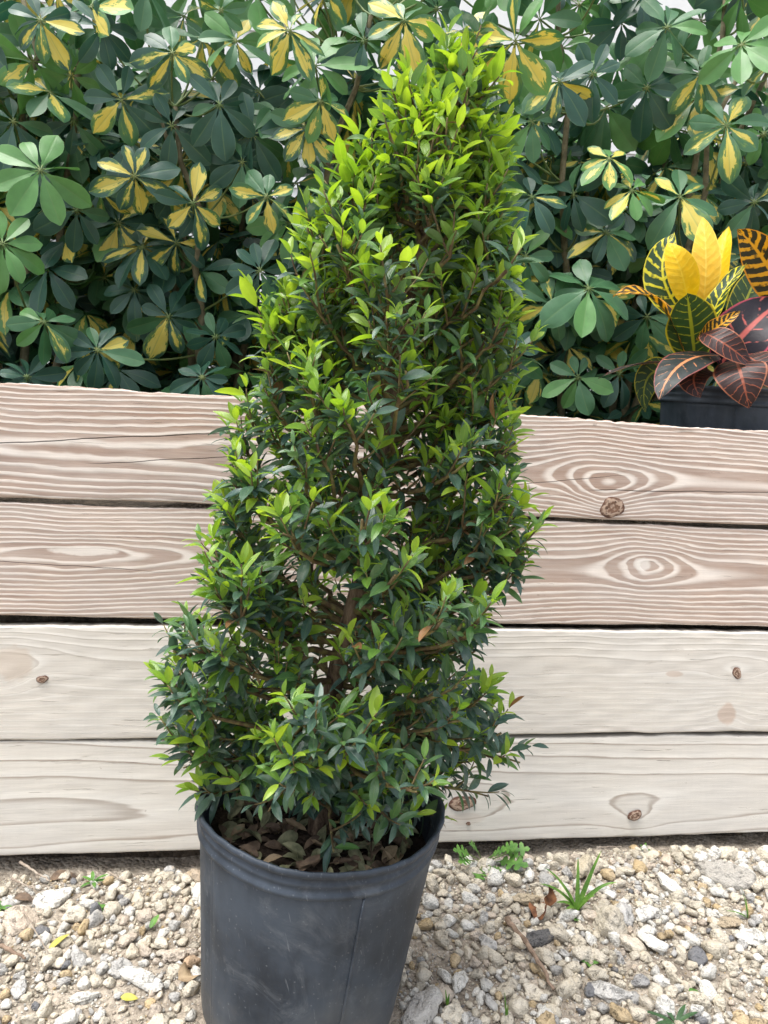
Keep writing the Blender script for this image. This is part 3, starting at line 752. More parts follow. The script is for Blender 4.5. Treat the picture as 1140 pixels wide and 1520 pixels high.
def axis(z): return np.array([np.interp(z, TP[:, 2], TP[:, 0]), np.interp(z, TP[:, 2], TP[:, 1]), z])
def envr(phi, z):
    l, r_ = np.interp(z, ez, el), np.interp(z, ez, er); rx = r_ if math.cos(phi) > 0 else l; ry = min((l + r_) / 2 * .92, .235)
    rx *= np.interp(z, [.35, .75, 1.0], [.95, .93, .86]); ry *= np.interp(z, [.35, .75, 1.0], [.95, .95, .88])
    return 1 / math.sqrt((math.cos(phi) / max(rx, .012)) ** 2 + (math.sin(phi) / max(ry, .012)) ** 2)
def inside(p, k=1.0):
    c = axis(p[2]); d = p - c; rr = math.hypot(d[0], d[1]); return rr <= envr(math.atan2(d[1], d[0]), min(max(p[2], ez[0]), ez[-1])) * k and p[2] < ez[-1] + .012
shrub = empty('cone_shrub', TP[0], 'small leaved cone shaped shrub with lime green new growth, planted in the black pot', 'shrub')
SB = Matrix.Translation(Vector(TP[0]))
zs = np.linspace(TP[0][2], TP[-1][2], 60); tp = np.array([axis(z) for z in zs])
wt = Wob(9, 40, 6, 1); tp[:, 0] += wt(zs) * .0012; tp[:, 1] += wt(zs + 3) * .0012
trr = np.interp(zs, [zs[0], zs[0] + .04, .5, .8, zs[-1]], [.0155, .0125, .0105, .008, .0025]) * (1 + .05 * wt(zs * 5))
tm = tubes_mesh('trunk', [(tp - TP[0], trr)], M_BARK, 12); obj('trunk', tm, shrub, SB)
SLM = {}
def sleaf(age, k):
    if (age, k) not in SLM:
        g = leafgrid(1.0, (.33, .28, .37)[k], lance, (.45, .95, .15)[k], (.32, .22, .42)[k], 6, 2, .015, k, (.0, .25, -.2)[k])
        c = np.tile(np.array([(0.0, .30, .60, .95)[age], (.25, .6, .9)[k], 0.0]), (len(g[0]), 1)); SLM[(age, k)] = (g, c, mesh('leaf', g[0], g[1], M_SLEAF, g[2], c))
    return SLM[(age, k)]
LEAVES = []
def leaf_at(p, d, up, size, age): LEAVES.append((frame(d, up, p, size), age, int(rng.integers(3))))
def shoot(p0, d0, L, hz, lst, r0=.0016):
    """a leafy twig: opposite pairs, newest leaves at the tip"""
    n = 7; pts = [p0]; d = norm(d0)
    for k in range(n - 1):
        d = norm(d + np.array([0, 0, .10]) + rng.normal(size=3) * .07); pts.append(pts[-1] + d * L / (n - 1))
    pts = np.array(pts)
    lst.append((pts, np.linspace(r0, .0007, n)))
    seg = np.linspace(0, 1, n); step = rng.uniform(.0072, .0100); m = max(2, int(L / step)); az = rng.uniform(0, 6.28)
    nnew = 1 + int(rng.random() < .35 + hz * .4) + int(rng.random() < hz * .85) + int(rng.random() < hz * .6)
    if rng.random() < .26 - hz * .2: nnew = 0
    for j in range(m + 1):
        t = 1 - j / (m + .4)
        if t < .04: break
        p = np.array([np.interp(t, seg, pts[:, q]) for q in range(3)]); i = min(int(t * (n - 1)), n - 2); ax_ = norm(pts[i + 1] - pts[i])
        a1 = norm(np.cross(ax_, [.2, .1, 1.0])); a2 = np.cross(ax_, a1); az += math.pi / 2 + rng.normal() * .25
        for sgn in (0, math.pi):
            if j > 0 and rng.random() < .07: continue
            out = a1 * math.cos(az + sgn) + a2 * math.sin(az + sgn)
            if j == 0: ang, sz, = rng.uniform(.25, .6), rng.uniform(.015, .025)
            else: ang, sz = rng.uniform(.7, 1.25), rng.choice([rng.uniform(.017, .026), rng.uniform(.024, .035)])
            if not inside(p, .62) or True:
                age = 3 if j < nnew else (2 if j == nnew and nnew and rng.random() < .6 else (1 if rng.random() < .34 + .25 * hz else 0))
            if age == 3 and rng.random() < .28: age = 2
            if age == 3: sz *= 1.1
            droop = np.array([0, 0, -.22 if age == 0 else .14])
            dd = norm(ax_ * math.cos(ang) + out * math.sin(ang) + droop + rng.normal(size=3) * .14)
            upn = norm(np.array([0, 0, 1.0]) * .8 + ax_ * .5 + rng.normal(size=3) * .28)
            leaf_at(p + dd * .0015, dd, upn, sz, age)
ZT0, ZT1 = ez[0] + .02, ez[-1] - .01
NB = 128; LAT = 40
for b in range(NB + LAT):
    if b < NB: q = (b + .5) / NB; zt = ZT0 + (ZT1 - ZT0) * (q ** .93); phi = b * 2.39996 + rng.normal() * .3
    else: zt = ZT0 + .04 + (ZT1 - ZT0 - .06) * ((b - NB + .5) / LAT); phi = (0 if b % 2 else math.pi) + rng.normal() * .28
    hz = (zt - ZT0) / (ZT1 - ZT0)
    R_ = envr(phi, zt) * rng.uniform(.80, 1.02)
    if zt < soilz + .15 and math.sin(phi) < .25:
        R_ *= .62 if b % 3 else .85
    tip = axis(zt) + np.array([math.cos(phi), math.sin(phi), 0]) * R_
    rise = np.interp(hz, [0, .15, .5, 1], [.05, .30, .55, 1.1]) + rng.normal() * .08
    zb = max(zt - R_ * rise, soilz + .045 + .02 * rng.random())
    base_p = axis(min(zb, TP[-1][2] - .01)); mid = (base_p + tip) / 2 + np.array([math.cos(phi), math.sin(phi), 0]) * R_ * .10 + np.array([0, 0, -.14 * R_ + (.05 if hz < .15 else 0)])
    pts = bez(base_p, mid, tip, 11); pts[1:-1] += rng.normal(size=(9, 3)) * .0022
    lst = [(pts, np.linspace(.0042 if hz < .7 else .003, .0013, 11))]
    nsh = max(2, int(1.0 + R_ * (21 + 22 * hz) + rng.random() * 2))
    shoot(pts[-3], pts[-1] - pts[-3], np.linalg.norm(pts[-1] - pts[-3]) * 1.05 + rng.uniform(.008, .030), hz, lst)
    for k in range(nsh):
        s = rng.uniform(.22, .93); i = min(int(s * 10), 9); p = pts[i] + (pts[i + 1] - pts[i]) * (s * 10 - i); tg = norm(pts[i + 1] - pts[i])
        side = norm(np.cross(tg, [0, 0, 1.0])) * (1 if k % 2 else -1)
        d = norm(tg * .55 + side * rng.uniform(.3, .9) + np.array([0, 0, rng.uniform(.0, .75) + .2 * hz])); L = rng.uniform(.034, .075)
        for _ in range(5):
            if inside(p + d * L, 1.02): break
            L *= .75; d = norm(d + np.array([0, 0, .25]) - norm(p + d * L - axis((p + d * L)[2])) * .15)
        if L > .018: shoot(p, d, L, hz, lst)
    me = tubes_mesh('branch', lst, M_TWIG, 5); me.transform(Matrix.Translation(-Vector(TP[0]))); obj('branch', me, shrub, SB)
tl = []
for k in range(16):                          # low shoots round the foot of the trunk
    z_ = soilz + .045 + .006 * k; a = -1.57 + (k % 4 - 1.5) * .75 + rng.normal() * .25; p = axis(z_)
    shoot(p, np.array([math.cos(a), math.sin(a), rng.uniform(.1, .7)]), rng.uniform(.045, .085), .1, tl)
for k in range(9):                           # leader shoots at the top
    p = axis(TP[-1][2] - .012 * k * rng.uniform(.6, 1)); a = k * 2.4; shoot(p, np.array([math.cos(a) * .55, math.sin(a) * .55, .9]), rng.uniform(.035, .055), 1.0, tl)
me = tubes_mesh('branch', tl, M_TWIG, 5); me.transform(Matrix.Translation(-Vector(TP[0]))); obj('branch', me, shrub, SB)
# keep leaves out of the pot wall and soil
ok = []
for m, age, k in LEAVES:
    mid_ = m[:3, 3] + m[:3, 1] * .5; s = (mid_ - PBASE) @ PAX; rad_ = np.linalg.norm(mid_ - PBASE - PAX * s)
    if s < SOIL_S + .012: continue
    if s < POT_H + .03 and mid_[1] < POTC[1] - .045 and abs(mid_[0] - PBASE[0]) < .11 and (int(abs(mid_[0]) * 120) % 2): continue
    ok.append((m, age, k))
LEAVES = ok
for px, py, dy in [(272, 1140, -.02), (300, 1190, -.05), (250, 1085, .0), (345, 1165, -.06), (398, 1205, -.09), (470, 1175, -.10), (585, 1225, -.08), (560, 1180, -.06), (640, 1165, .0), (725, 1182, .02), (772, 1132, .0), (700, 1120, -.05), (520, 1130, -.11), (420, 1120, -.11), (330, 1110, -.04)]:
    tip = at_y(px, py, Y0 + dy); b0 = axis(max(soilz + .05, tip[2] - .02 + .015 * rng.random())); pts = bez(b0, (b0 + tip) / 2 + np.array([0, 0, .035]), tip, 11); lst = [(pts, np.linspace(.003, .0011, 11))]
    shoot(pts[-4], pts[-1] - pts[-4], np.linalg.norm(pts[-1] - pts[-4]) + .012, .12, lst)
    for k in range(3):
        i = int(rng.integers(4, 9)); tg = norm(pts[i + 1] - pts[i]); sd2 = norm(np.cross(tg, [0, 0, 1.0])) * (1 if k % 2 else -1)
        shoot(pts[i], tg * .7 + sd2 * .6 + np.array([0, 0, rng.uniform(-.1, .4)]), rng.uniform(.03, .05), .12, lst)
    me = tubes_mesh('branch', lst, M_TWIG, 5); me.transform(Matrix.Translation(-Vector(TP[0]))); obj('branch', me, shrub, SB)
LEAVES = [l for l in LEAVES if (l[0][:3, 3] + l[0][:3, 1] * .5 - PBASE) @ PAX > SOIL_S + .006]
def score(l):
    mid_ = l[0][:3, 3] + l[0][:3, 1] * .5; c = norm(CAMP - mid_); return np.linalg.norm(l[0][:3, 1]) * (abs(l[0][:3, 2] @ c) / np.linalg.norm(l[0][:3, 2]) * .8 + .2) / ((mid_ - CAMP) @ FWD) * (1.0 if (mid_[1] < axis(mid_[2])[1] - .25 * envr(math.atan2(*(mid_ - axis(mid_[2]))[1::-1]), mid_[2])) else .5)
order = sorted(range(len(LEAVES)), key=lambda i: -score(LEAVES[i])); pick = set(order[:300])
bag = Bag()
for i, (m, age, k) in enumerate(LEAVES):
    g, c, me = sleaf(age, k)
    if i in pick: obj('leaf', me, shrub, Matrix(m.tolist()))
    else:
        cc = c.copy(); cc[:, 0] = np.clip(cc[:, 0] + rng.normal() * .06, 0, 1); cc[:, 1] = rng.random(); cc[:, 2] = float(rng.random() < .006); bag.add(xf(m, g[0]), g[1], g[2], cc)
me = bag.mesh('foliage', M_SLEAF); me.transform(Matrix.Translation(-Vector(TP[0]))); tag(obj('foliage', me, shrub, SB), kind='stuff')
print('shrub leaves', len(LEAVES), 'hedge front', front + len(KEY))

# ------------------------------------------------------------------ croton
croton = empty('croton', (CPC[0], CPC[1], BED_Z + CPH - .05), 'croton with yellow upright centre leaves and dark red veined lower leaves', 'plant')
CB = Matrix.Translation(Vector(WM[croton.name].translation)); CV = np.array(WM[croton.name].translation)
YEL, YG, DK = (.78, .52, .012), (.62, .52, .03), (.018, .030, .020)
MC = dict(
    yellow=mat_croton('croton_yellow', (.80, .50, .012), (.84, .58, .04), (.80, .54, .02), .05, 10, .2, .5),
    gold=mat_croton('croton_gold', (.80, .50, .05), (.84, .60, .10), (.86, .64, .10), .05, 10, .15, .5),
    veined=mat_croton('croton_green_yellow', (.025, .06, .02), (.62, .56, .03), (.66, .58, .04), .06, 9, .34, .42),
    green=mat_croton('croton_green', (.028, .06, .018), (.24, .26, .03), (.50, .42, .03), .07, 9, .16, .45),
    orange=mat_croton('croton_orange', (.03, .028, .012), (.70, .34, .02), (.72, .30, .03), .08, 10, .45, .40),
    dark=mat_croton('croton_dark_pink', (.016, .022, .020), (.55, .22, .09), (.22, .06, .05), .08, 8, .10, .52),
    purple=mat_croton('croton_purple', (.016, .012, .020), (.55, .12, .10), (.45, .06, .10), .09, 6, .16, .50),
    maroon=mat_croton('croton_maroon', (.030, .012, .010), (.26, .07, .035), (.34, .12, .06), .06, 9, .13, .38))
def cl(kind, pts, wpx, nh, dws, fold=.25, wav=.03, curl=0.0, label=None):
    P = [at_c(px, py, dw) for (px, py), dw in zip(pts, dws)]; dist = (P[1] - CAMP) @ FWD
    c = bez(P[0], 2 * P[1] - (P[0] + P[2]) / 2, P[2], 13)
    V, F, U = curve_leaf(c, wpx / FPX * dist, ovate, norm(nh), fold, wav, 3, pts[0][0], curl)
    o = obj('leaf', mesh('leaf', V - CV, F, MC[kind], U), croton, CB)
    if label: o['label'] = label
TC = norm(CAMP - CPC)                         # towards the viewer
cl('gold', [(1044, 452), (1048, 385), (1043, 322)], 42, TC, [.22, .21, .24], .18, .015, 0, 'tall pale gold leaf')
cl('yellow', [(1022, 452), (1010, 400), (991, 360)], 46, TC + [.2, 0, .2], [.21, .18, .20], .25, .02, 0, 'bright yellow leaf')
cl('yellow', [(1054, 455), (1068, 395), (1082, 336)], 36, TC + [-.5, 0, 0], [.24, .25, .28], .35, .05)
cl('veined', [(1018, 470), (984, 408), (1000, 346)], 58, TC + [.1, 0, .1], [.25, .26, .29], .2, .05)
cl('green', [(1032, 540), (1026, 480), (1020, 436)], 74, TC + [0, 0, .35], [.20, .15, .10], .22, .04, 0.25)
cl('veined', [(1048, 500), (1070, 440), (1108, 392)], 30, TC + [-.6, 0, .5], [.20, .18, .20], .5, .10)
cl('orange', [(1020, 540), (975, 450), (910, 440)], 34, TC + [0, 0, 1.2], [.20, .15, .12], .4, .08)
cl('orange', [(1034, 505), (1064, 486), (1099, 462)], 26, TC + [.2, 0, .6], [.16, .12, .10], .4, .05)
cl('purple', [(1068, 545), (1110, 490), (1170, 440)], 92, TC + [-.2, 0, .3], [.24, .20, .22], .2, .03)
cl('orange', [(1180, 470), (1138, 392), (1095, 340)], 62, TC + [-.4, 0, .2], [.24, .22, .20], .25, .03)
cl('dark', [(1068, 528), (1012, 540), (978, 593)], 62, TC + [-.2, 0, .8], [.14, .07, .03], .15, .02, .15, 'dark drooping leaf with a pink midrib')
cl('dark', [(1020, 548), (960, 540), (888, 562)], 30, [0, 0, 1], [.20, .20, .20], .2, .03)
cl('maroon', [(1044, 494), (1078, 512), (1120, 545)], 48, TC + [.2, 0, .6], [.12, .07, .07], .2, .03)
cl('maroon', [(1092, 536), (1100, 556), (1112, 606)], 74, TC + [0, 0, .5], [.10, .045, .03], .2, .02, .2)
cl('maroon', [(1110, 528), (1140, 550), (1180, 585)], 56, TC + [.1, 0, .5], [.11, .06, .05], .25, .03)
cl('green', [(1085, 500), (1110, 440), (1130, 395)], 52, TC + [.3, 0, .1], [.30, .32, .34], .2, .03)
cl('green', [(1000, 548), (962, 560), (958, 612)], 44, TC + [.5, 0, .1], [.24, .22, .20], .2, .03)
cl('maroon', [(1050, 545), (1030, 560), (1040, 590)], 50, TC + [0, 0, .4], [.14, .10, .08], .2, .03)
cl('green', [(1120, 500), (1180, 450), (1230, 420)], 60, TC + [0, 0, .4], [.28, .30, .30], .2, .03)
cl('purple', [(1130, 540), (1200, 520), (1250, 560)], 70, TC + [0, 0, .8], [.22, .20, .20], .2, .03)
for du, top in ((-.045, .16), (.01, .10), (.06, .14)):
    b0 = np.array([CPC[0] + du * .4, CPC[1], BED_Z + CPH - .055]); b1 = b0 + np.array([du, -.01, top])
    obj('stem', tubes_mesh('stem', [(bez(b0, (b0 + b1) / 2 + [0, .01, 0], b1, 6) - CV, np.linspace(.008, .005, 6))], M_STEM, 7), croton, CB)

# ------------------------------------------------------------------ stones
rng = np.random.default_rng(77)
def ico(sub):
    bm = bmesh.new(); bmesh.ops.create_icosphere(bm, subdivisions=sub, radius=1.0)
    V = np.array([v.co[:] for v in bm.verts]); F = np.array([[v.index for v in f.verts] for f in bm.faces]); bm.free(); return V, F
ICO = {k: ico(k) for k in (1, 2, 3, 4)}
def rock(seed, sub, rough=1.0):
    r = np.random.default_rng(seed); D, F = ICO[sub]; nrm_ = r.normal(size=(int(r.integers(8, 13)), 3)); nrm_ /= np.linalg.norm(nrm_, axis=1)[:, None]
    d = r.uniform(.52, 1.0, len(nrm_)); p = 26.0
    a = np.maximum(D @ nrm_.T, 0) / d; rr = ((a ** p).sum(1) + (1 / 1.18) ** p) ** (-1 / p)
    w1, w2 = Wob(seed + 1, 2.6, 8, 3), Wob(seed + 2, 8, 10, 3)
    rr = rr * (1 + rough * (.09 * w1(D[:, 0], D[:, 1], D[:, 2]) + .065 * w2(D[:, 0], D[:, 1], D[:, 2]) + (.022 * Wob(seed + 3, 20, 12, 3)(D[:, 0], D[:, 1], D[:, 2]) if sub > 2 else 0)))
    V = D * rr[:, None] * np.array([1.0, r.uniform(.66, .95), r.uniform(.55, .85)])
    return V, F
CREAM, WHITE, TAN, GREY, PINK, DGREY = (.67, .605, .49), (.76, .735, .67), (.55, .43, .27), (.52, .505, .475), (.64, .55, .45), (.22, .22, .225)
ROCKS = [rock(s, 3) for s in range(22)]
RM = [mesh('stone', v, f, M_STONE) for v, f in ROCKS]
BIGR = [mesh('stone', *rock(100 + s, 4, 1.25), M_STONE) for s in range(7)]
def rot3(r):
    a = r.uniform(0, 6.28); q = Matrix.Rotation(a, 3, 'Z') @ Matrix.Rotation(r.normal() * .22, 3, 'X') @ Matrix.Rotation(r.normal() * .22, 3, 'Y'); return np.array(q)
ST = []                                       # x, y, radius of everything lying on the ground
def free(x, y, r, k=.74):
    for a, b, c in ST:
        if (a - x) ** 2 + (b - y) ** 2 < ((c + r) * k) ** 2: return False
    return True
def in_pot(x, y, r): return math.hypot(x - POTC[0], y - POTC[1]) < POT_RB + r * .9 + .004
def wall_front(x, y): return (np.array([x, y, 0]) - wallpt(0, -.77)) @ WN0   # negative in front of the wall
NST = 0
def stone(x, y, size, col, label, group=None, me=None, sc=(1, 1, 1), R=None, sink=.30):
    global NST
    o = bpy.data.objects.new('stone', me or RM[int(rng.integers(len(RM)))])
    R = rot3(rng) if R is None else R; m = np.eye(4); m[:3, :3] = R @ np.diag(np.array(sc) * size); m[:3, 3] = (x, y, float(gh(np.array(x), np.array(y))) + size * sc[2] * .55 * (1 - sink))
    v = float(rng.uniform(.88, 1.10)); o.color = (col[0] * v, col[1] * v, col[2] * v, 1)
    link(o, None, Matrix(m.tolist())); tag(o, label, 'stone', group); ST.append((x, y, size * .85)); NST += 1
# stones one can single out: pixel, size across in pixels, colour, label, stretch, mesh
NAMED = [
    (80, 1325, 52, WHITE, 'smooth white slab of stone leaning by the wall foot, beside a twig', (1, .8, .75)), (30, 1362, 46, PINK, 'rounded pinkish beige stone beside the smooth white slab', (1, .95, .8)),
    (240, 1379, 28, WHITE, 'small flat bright white shard of stone on the gravel left of the pot', (1, .8, .35)), (262, 1411, 34, PINK, 'blocky pale pink stone close to the pot, beside an orange one', (1, .9, .9)),
    (283, 1422, 28, (.58, .43, .30), 'peach coloured round stone touching the black pot', (1, .9, .9)), (214, 1447, 50, WHITE, 'long knobbly white stone on bare soil left of the pot', (1.1, .6, .7)),
    (180, 1433, 32, GREY, 'pale grey rough stone next to the long knobbly white stone', (1, .8, .8)), (126, 1468, 38, WHITE, 'lumpy white stone half sunk in bare soil', (1.1, .65, .8)),
    (122, 1372, 28, TAN, 'ochre yellow stone standing among pale pebbles left of the pot', (1, .7, 1)), (292, 1290, 34, (.45, .37, .28), 'rough tan lump of stone under the wall beside the pot', (1, .9, .9)),
    (628, 1492, 62, (.60, .57, .52), 'biggest lumpy grey white rock on the gravel right of the pot', (1, .95, .95)), (684, 1452, 38, WHITE, 'white knobbly stone behind the biggest rock', (1, .7, .8)),
    (660, 1440, 30, WHITE, 'angular white stone with a broken face behind the biggest rock', (1, .7, .8)), (672, 1500, 34, CREAM, 'cream stone leaning on the biggest rock', (1, .8, .8)),
    (910, 1466, 56, (.60, .58, .54), 'wide grey white stone lying on bare soil', (1.15, .75, .7)), (905, 1370, 52, CREAM, 'tall pitted cream rock below the grass tuft', (.9, .8, 1.1)),
    (955, 1353, 42, WHITE, 'chunky white stone right of the grass tuft', (1, .75, .8)), (865, 1285, 38, (.62, .55, .42), 'broad cream stone behind the grass tuft', (1, .9, 1)),
    (900, 1296, 26, TAN, 'ochre stone beside the grass tuft', (1, .9, .9)), (1082, 1262, 34, CREAM, 'pale cream stone standing below the bottom plank', (1, .8, 1)),
    (1080, 1300, 60, (.50, .47, .42), 'long grey slanting slab of stone in the cream gravel', (1.2, .6, .7)), (785, 1328, 40, (.56, .47, .34), 'long tan stone beside the crumpled brown leaf', (1.2, .6, .7)),
    (845, 1354, 30, WHITE, 'clean white stone at the foot of the grass tuft', (1.1, .7, .8)), (1082, 1365, 40, (.52, .43, .31), 'flat tan slab near the thin grass blade', (1.2, .7, .5)),
    (992, 1310, 42, WHITE, 'white capped angular stone in the cream gravel', (1, .7, .8)), (1120, 1385, 44, WHITE, 'broad bright white stone beside the flat tan slab', (1.1, .8, .6)),
    (868, 1410, 34, CREAM, 'pale ribbed block of stone beside the grey cylinder stone', (.8, .9, 1)), (800, 1387, 42, (.15, .145, .14), 'dark grey stone shaped like a short cylinder', (1.2, .45, .55)),
    (955, 1452, 30, (.38, .37, .36), 'mid grey round stone beside the wide grey white stone', (1, .9, .8)), (61, 1372, 24, DGREY, 'small slate grey pebble beside the pinkish beige stone', (1, .9, .8)),
]
for k, (px, py, s, c, lab, sc) in enumerate(NAMED):
    p = on_z(px, py, .008); dist = (p - CAMP) @ FWD; size = s / FPX * dist / 2 * .98
    R = np.array(Matrix.Rotation(.3 * math.sin(k * 2.1) + (.0 if sc[0] > 1 else k), 3, 'Z'))
    if 'cylinder' in lab: R = np.array(Matrix.Rotation(.35, 3, 'Z'))
    if 'slanting' in lab: R = np.array(Matrix.Rotation(-.5, 3, 'Z'))
    if 'smooth white slab' in lab: R = np.array(Matrix.Rotation(.5, 3, 'Z') @ Matrix.Rotation(.5, 3, 'X'))
    stone(p[0], p[1], size * 1.08, c, lab, None, BIGR[k % 7] if s > 30 else None, sc, R, .35)
patch = Wob(31, 7); bare = [(640, 1400, .05), (560 + 80, 1420, .05), (215, 1490, .07), (900, 1490, .05), (985, 1430, .05), (290, 1370, .03), (100, 1480, .04)]
barep = [(*on_z(a, b, 0)[:2], r) for a, b, r in bare]
def density(x, y):
    d = 1.0; wf = -wall_front(x, y)
    d *= min(1, .12 + max(wf - .015, 0) / (.06 if x > 0 else .10))
    for a, b, r in barep: d *= 1 - .85 * math.exp(-(((x - a) / r) ** 2 + ((y - b) / (r * .8)) ** 2))
    d *= .55 + .45 * (float(patch(x, y)) > -.7); return d * (1.0 if x > -.05 else .72)
CLS = [(CREAM, 'cream', .52), (WHITE, 'white', .24), (TAN, 'ochre', .05), (GREY, 'grey', .08), (PINK, 'beige', .09), (DGREY, 'slate grey', .015)]
pr = np.array([c[2] for c in CLS]); pr /= pr.sum()
tries = 0
while NST < 300 and tries < 60000:           # the larger loose stones
    tries += 1
    x, y = rng.uniform(-.64, .78), rng.uniform(.70, 1.27)
    q = FPX / 1.0
    v = np.array([x, y, 0]) - CAMP; zz = v @ FWD; px, py = IW / 2 + FPX * (v @ RGT) / zz, IH / 2 - FPX * (v @ UPV) / zz
    if not (-15 < px < 1155 and py < 1535): continue
    r = .0085 + .0125 * rng.beta(1.2, 2.6)
    if in_pot(x, y, r) or wall_front(x, y) > -r - .004 or rng.random() > density(x, y) or not free(x, y, r): continue
    c, nm, _ = CLS[int(rng.choice(len(CLS), p=pr))]
    big = 'larger' if r > .0138 else 'small'
    where = 'at the foot of the bottom plank' if wall_front(x, y) > -.075 else ('close beside the foot of the black pot' if math.hypot(x - POTC[0], y - POTC[1]) < POT_RB + .07
        else ('in open gravel on the croton side of the pot' if x > POTC[0] else 'in open gravel across the pot from the croton side'))
    stone(x, y, r, c, f'{big} rough {nm} stone {where}', f'{big} {nm} stones {where}', None, (1, rng.uniform(.8, 1.1), rng.uniform(.8, 1.25)))
gb = Bag(); SMALL = [rock(200 + s, 2) for s in range(14)]; TINY = [rock(300 + s, 1, .6) for s in range(10)]
grid = {}
def gfree(x, y, r, k):
    ix, iy = int(x / .03), int(y / .03)
    for a in (-1, 0, 1):
        for b in (-1, 0, 1):
            for (p, q, s) in grid.get((ix + a, iy + b), ()):
                if (p - x) ** 2 + (q - y) ** 2 < ((s + r) * k) ** 2: return False
    return True
def gput(x, y, r): grid.setdefault((int(x / .03), int(y / .03)), []).append((x, y, r))
for a, b, c in ST: gput(a, b, c)
def scatter(n, r0, r1, tmpl, k, x0, x1, y0, y1, dpow=1.0, sink=.2):
    m = 0
    for _ in range(n):
        x, y = rng.uniform(x0, x1), rng.uniform(y0, y1); r = r0 + (r1 - r0) * rng.beta(1.1, 2.2)
        if in_pot(x, y, r) or wall_front(x, y) > -r - .003 or rng.random() > density(x, y) ** dpow or not gfree(x, y, r, k): continue
        V, F = tmpl[int(rng.integers(len(tmpl)))]; c = np.array(CLS[int(rng.choice(len(CLS), p=pr))][0]) * rng.uniform(.75, 1.1)
        z = float(gh(np.array(x), np.array(y))) + r * .5 * (1 - sink)
        gb.add((V * r) @ rot3(rng).T + np.array([x, y, z]), F, None, c); gput(x, y, r * .8); m += 1
    return m
n1 = scatter(26000, .0048, .0132, SMALL, .67, -1.05, 1.15, .45, 1.30)
n2 = scatter(26000, .0022, .0052, TINY, .72, -.85, .95, .60, 1.28, .55)
n3 = scatter(30000, .0009, .0024, TINY, .6, -.66, .78, .70, 1.27, .3)
print('gravel', n1, n2, n3, 'stones', NST)
tag(obj('gravel', gb.mesh('gravel', M_GRAVEL)), 'fine crushed limestone gravel covering the soil', 'gravel', kind='stuff')

# ------------------------------------------------------------------ fallen leaves on the potting soil
rng = np.random.default_rng(90)
DLM = {}
for mi_, m_ in (('brown', M_DRYB), ('olive', M_DRYO), ('tan', M_DRYT)):
    for k in range(4):
        g = leafgrid(1.0, (.42, .34, .48, .38)[k], lance, (.9, -.7, 1.4, .3)[k], (.5, .7, .2, .9)[k], 6, 2, .05, k, (.5, -.6, .2, -.3)[k]); DLM[(mi_, k)] = mesh('dry_leaf', g[0] - [0, .5, 0], g[1], m_, g[2])
rs_ = POT_RB + (POT_R - .0045 - POT_RB) * SOIL_S / POT_H - .012
for k in range(270):
    a, q = rng.uniform(0, 6.28), math.sqrt(rng.random()) * (rs_ - .012); x, y = q * math.cos(a), q * math.sin(a)
    if math.hypot(x, y) < .018: continue
    kind = str(rng.choice(['brown', 'olive', 'tan'], p=[.30, .50, .20])); L = rng.uniform(.022, .036)
    p = PM[:3, :3] @ np.array([x, y, SOIL_S + .012 * (1 - q / rs_) + .003 + rng.random() * .010]) + PBASE
    d = np.array([rng.normal(), rng.normal(), rng.normal() * .22])
    o = obj('dry_leaf', DLM[(kind, int(rng.integers(4)))], None, Matrix(frame(d, np.array([rng.normal() * .5, rng.normal() * .5, 1.0]), p, L).tolist()))
    tag(o, f'{kind} dry fallen leaf lying on the soil inside the black pot', 'leaf', f'{kind} fallen leaves in the pot')

# ------------------------------------------------------------------ weeds and litter on the gravel
def gz_(p): return float(gh(np.array(p[0]), np.array(p[1])))
def ground_px(px, py, dz=0.0):
    p = on_z(px, py, 0.0); p[2] = gz_(p) + dz; return p
def blade(parent, base, tip, w, arch, mat, name='blade', shape=lambda t: (1 - t) ** .6 * (.6 + .4 * min(t * 5, 1))):
    b = np.asarray(base); t = np.asarray(tip); mid = (b + t) / 2 + np.array([0, 0, arch]); c = bez(b, mid, t, 9)
    V, F, U = curve_leaf(c, w, shape, norm(np.array([0.05, -.35, 1.0])), .35, 0, 1)
    bs = np.array(WM[parent.name].translation); obj(name, mesh(name, V - bs, F, mat, U), parent, Matrix.Translation(Vector(bs)))
def tuft(px, py, tips, w, label, mat=M_GRASS, name='grass_tuft'):
    b = ground_px(px, py, .002); e = empty(name, b, label, 'grass')
    for tx, ty, dy, ar in tips: blade(e, b + np.array([0, 0, .0]), at_y(tx, ty, b[1] + dy), w, ar, mat)
tuft(856, 1352, [(893, 1262, .02, .01), (858, 1272, .03, .01), (808, 1288, 0, .02), (800, 1312, -.01, .02), (916, 1310, .0, .025), (884, 1330, -.02, .012), (826, 1340, -.02, .012), (840, 1350, -.03, .008), (870, 1345, .03, .01)], .0085, 'green grass tuft with broad spreading blades in the cream gravel')
tuft(1110, 1362, [(1100, 1316, .0, .006), (1106, 1330, .01, .004), (1078, 1352, -.01, .006)], .0035, 'single thin grass blade beside the flat tan slab')
tuft(664, 1492, [(661, 1468, 0, .0), (667, 1474, .0, .0)], .004, 'tiny green sprout between the biggest rock and the cream stone')
tuft(752, 1512, [(749, 1472, 0, .0), (754, 1490, .0, .0)], .0035, 'tiny upright grass blade alone in the gravel right of the biggest rock')
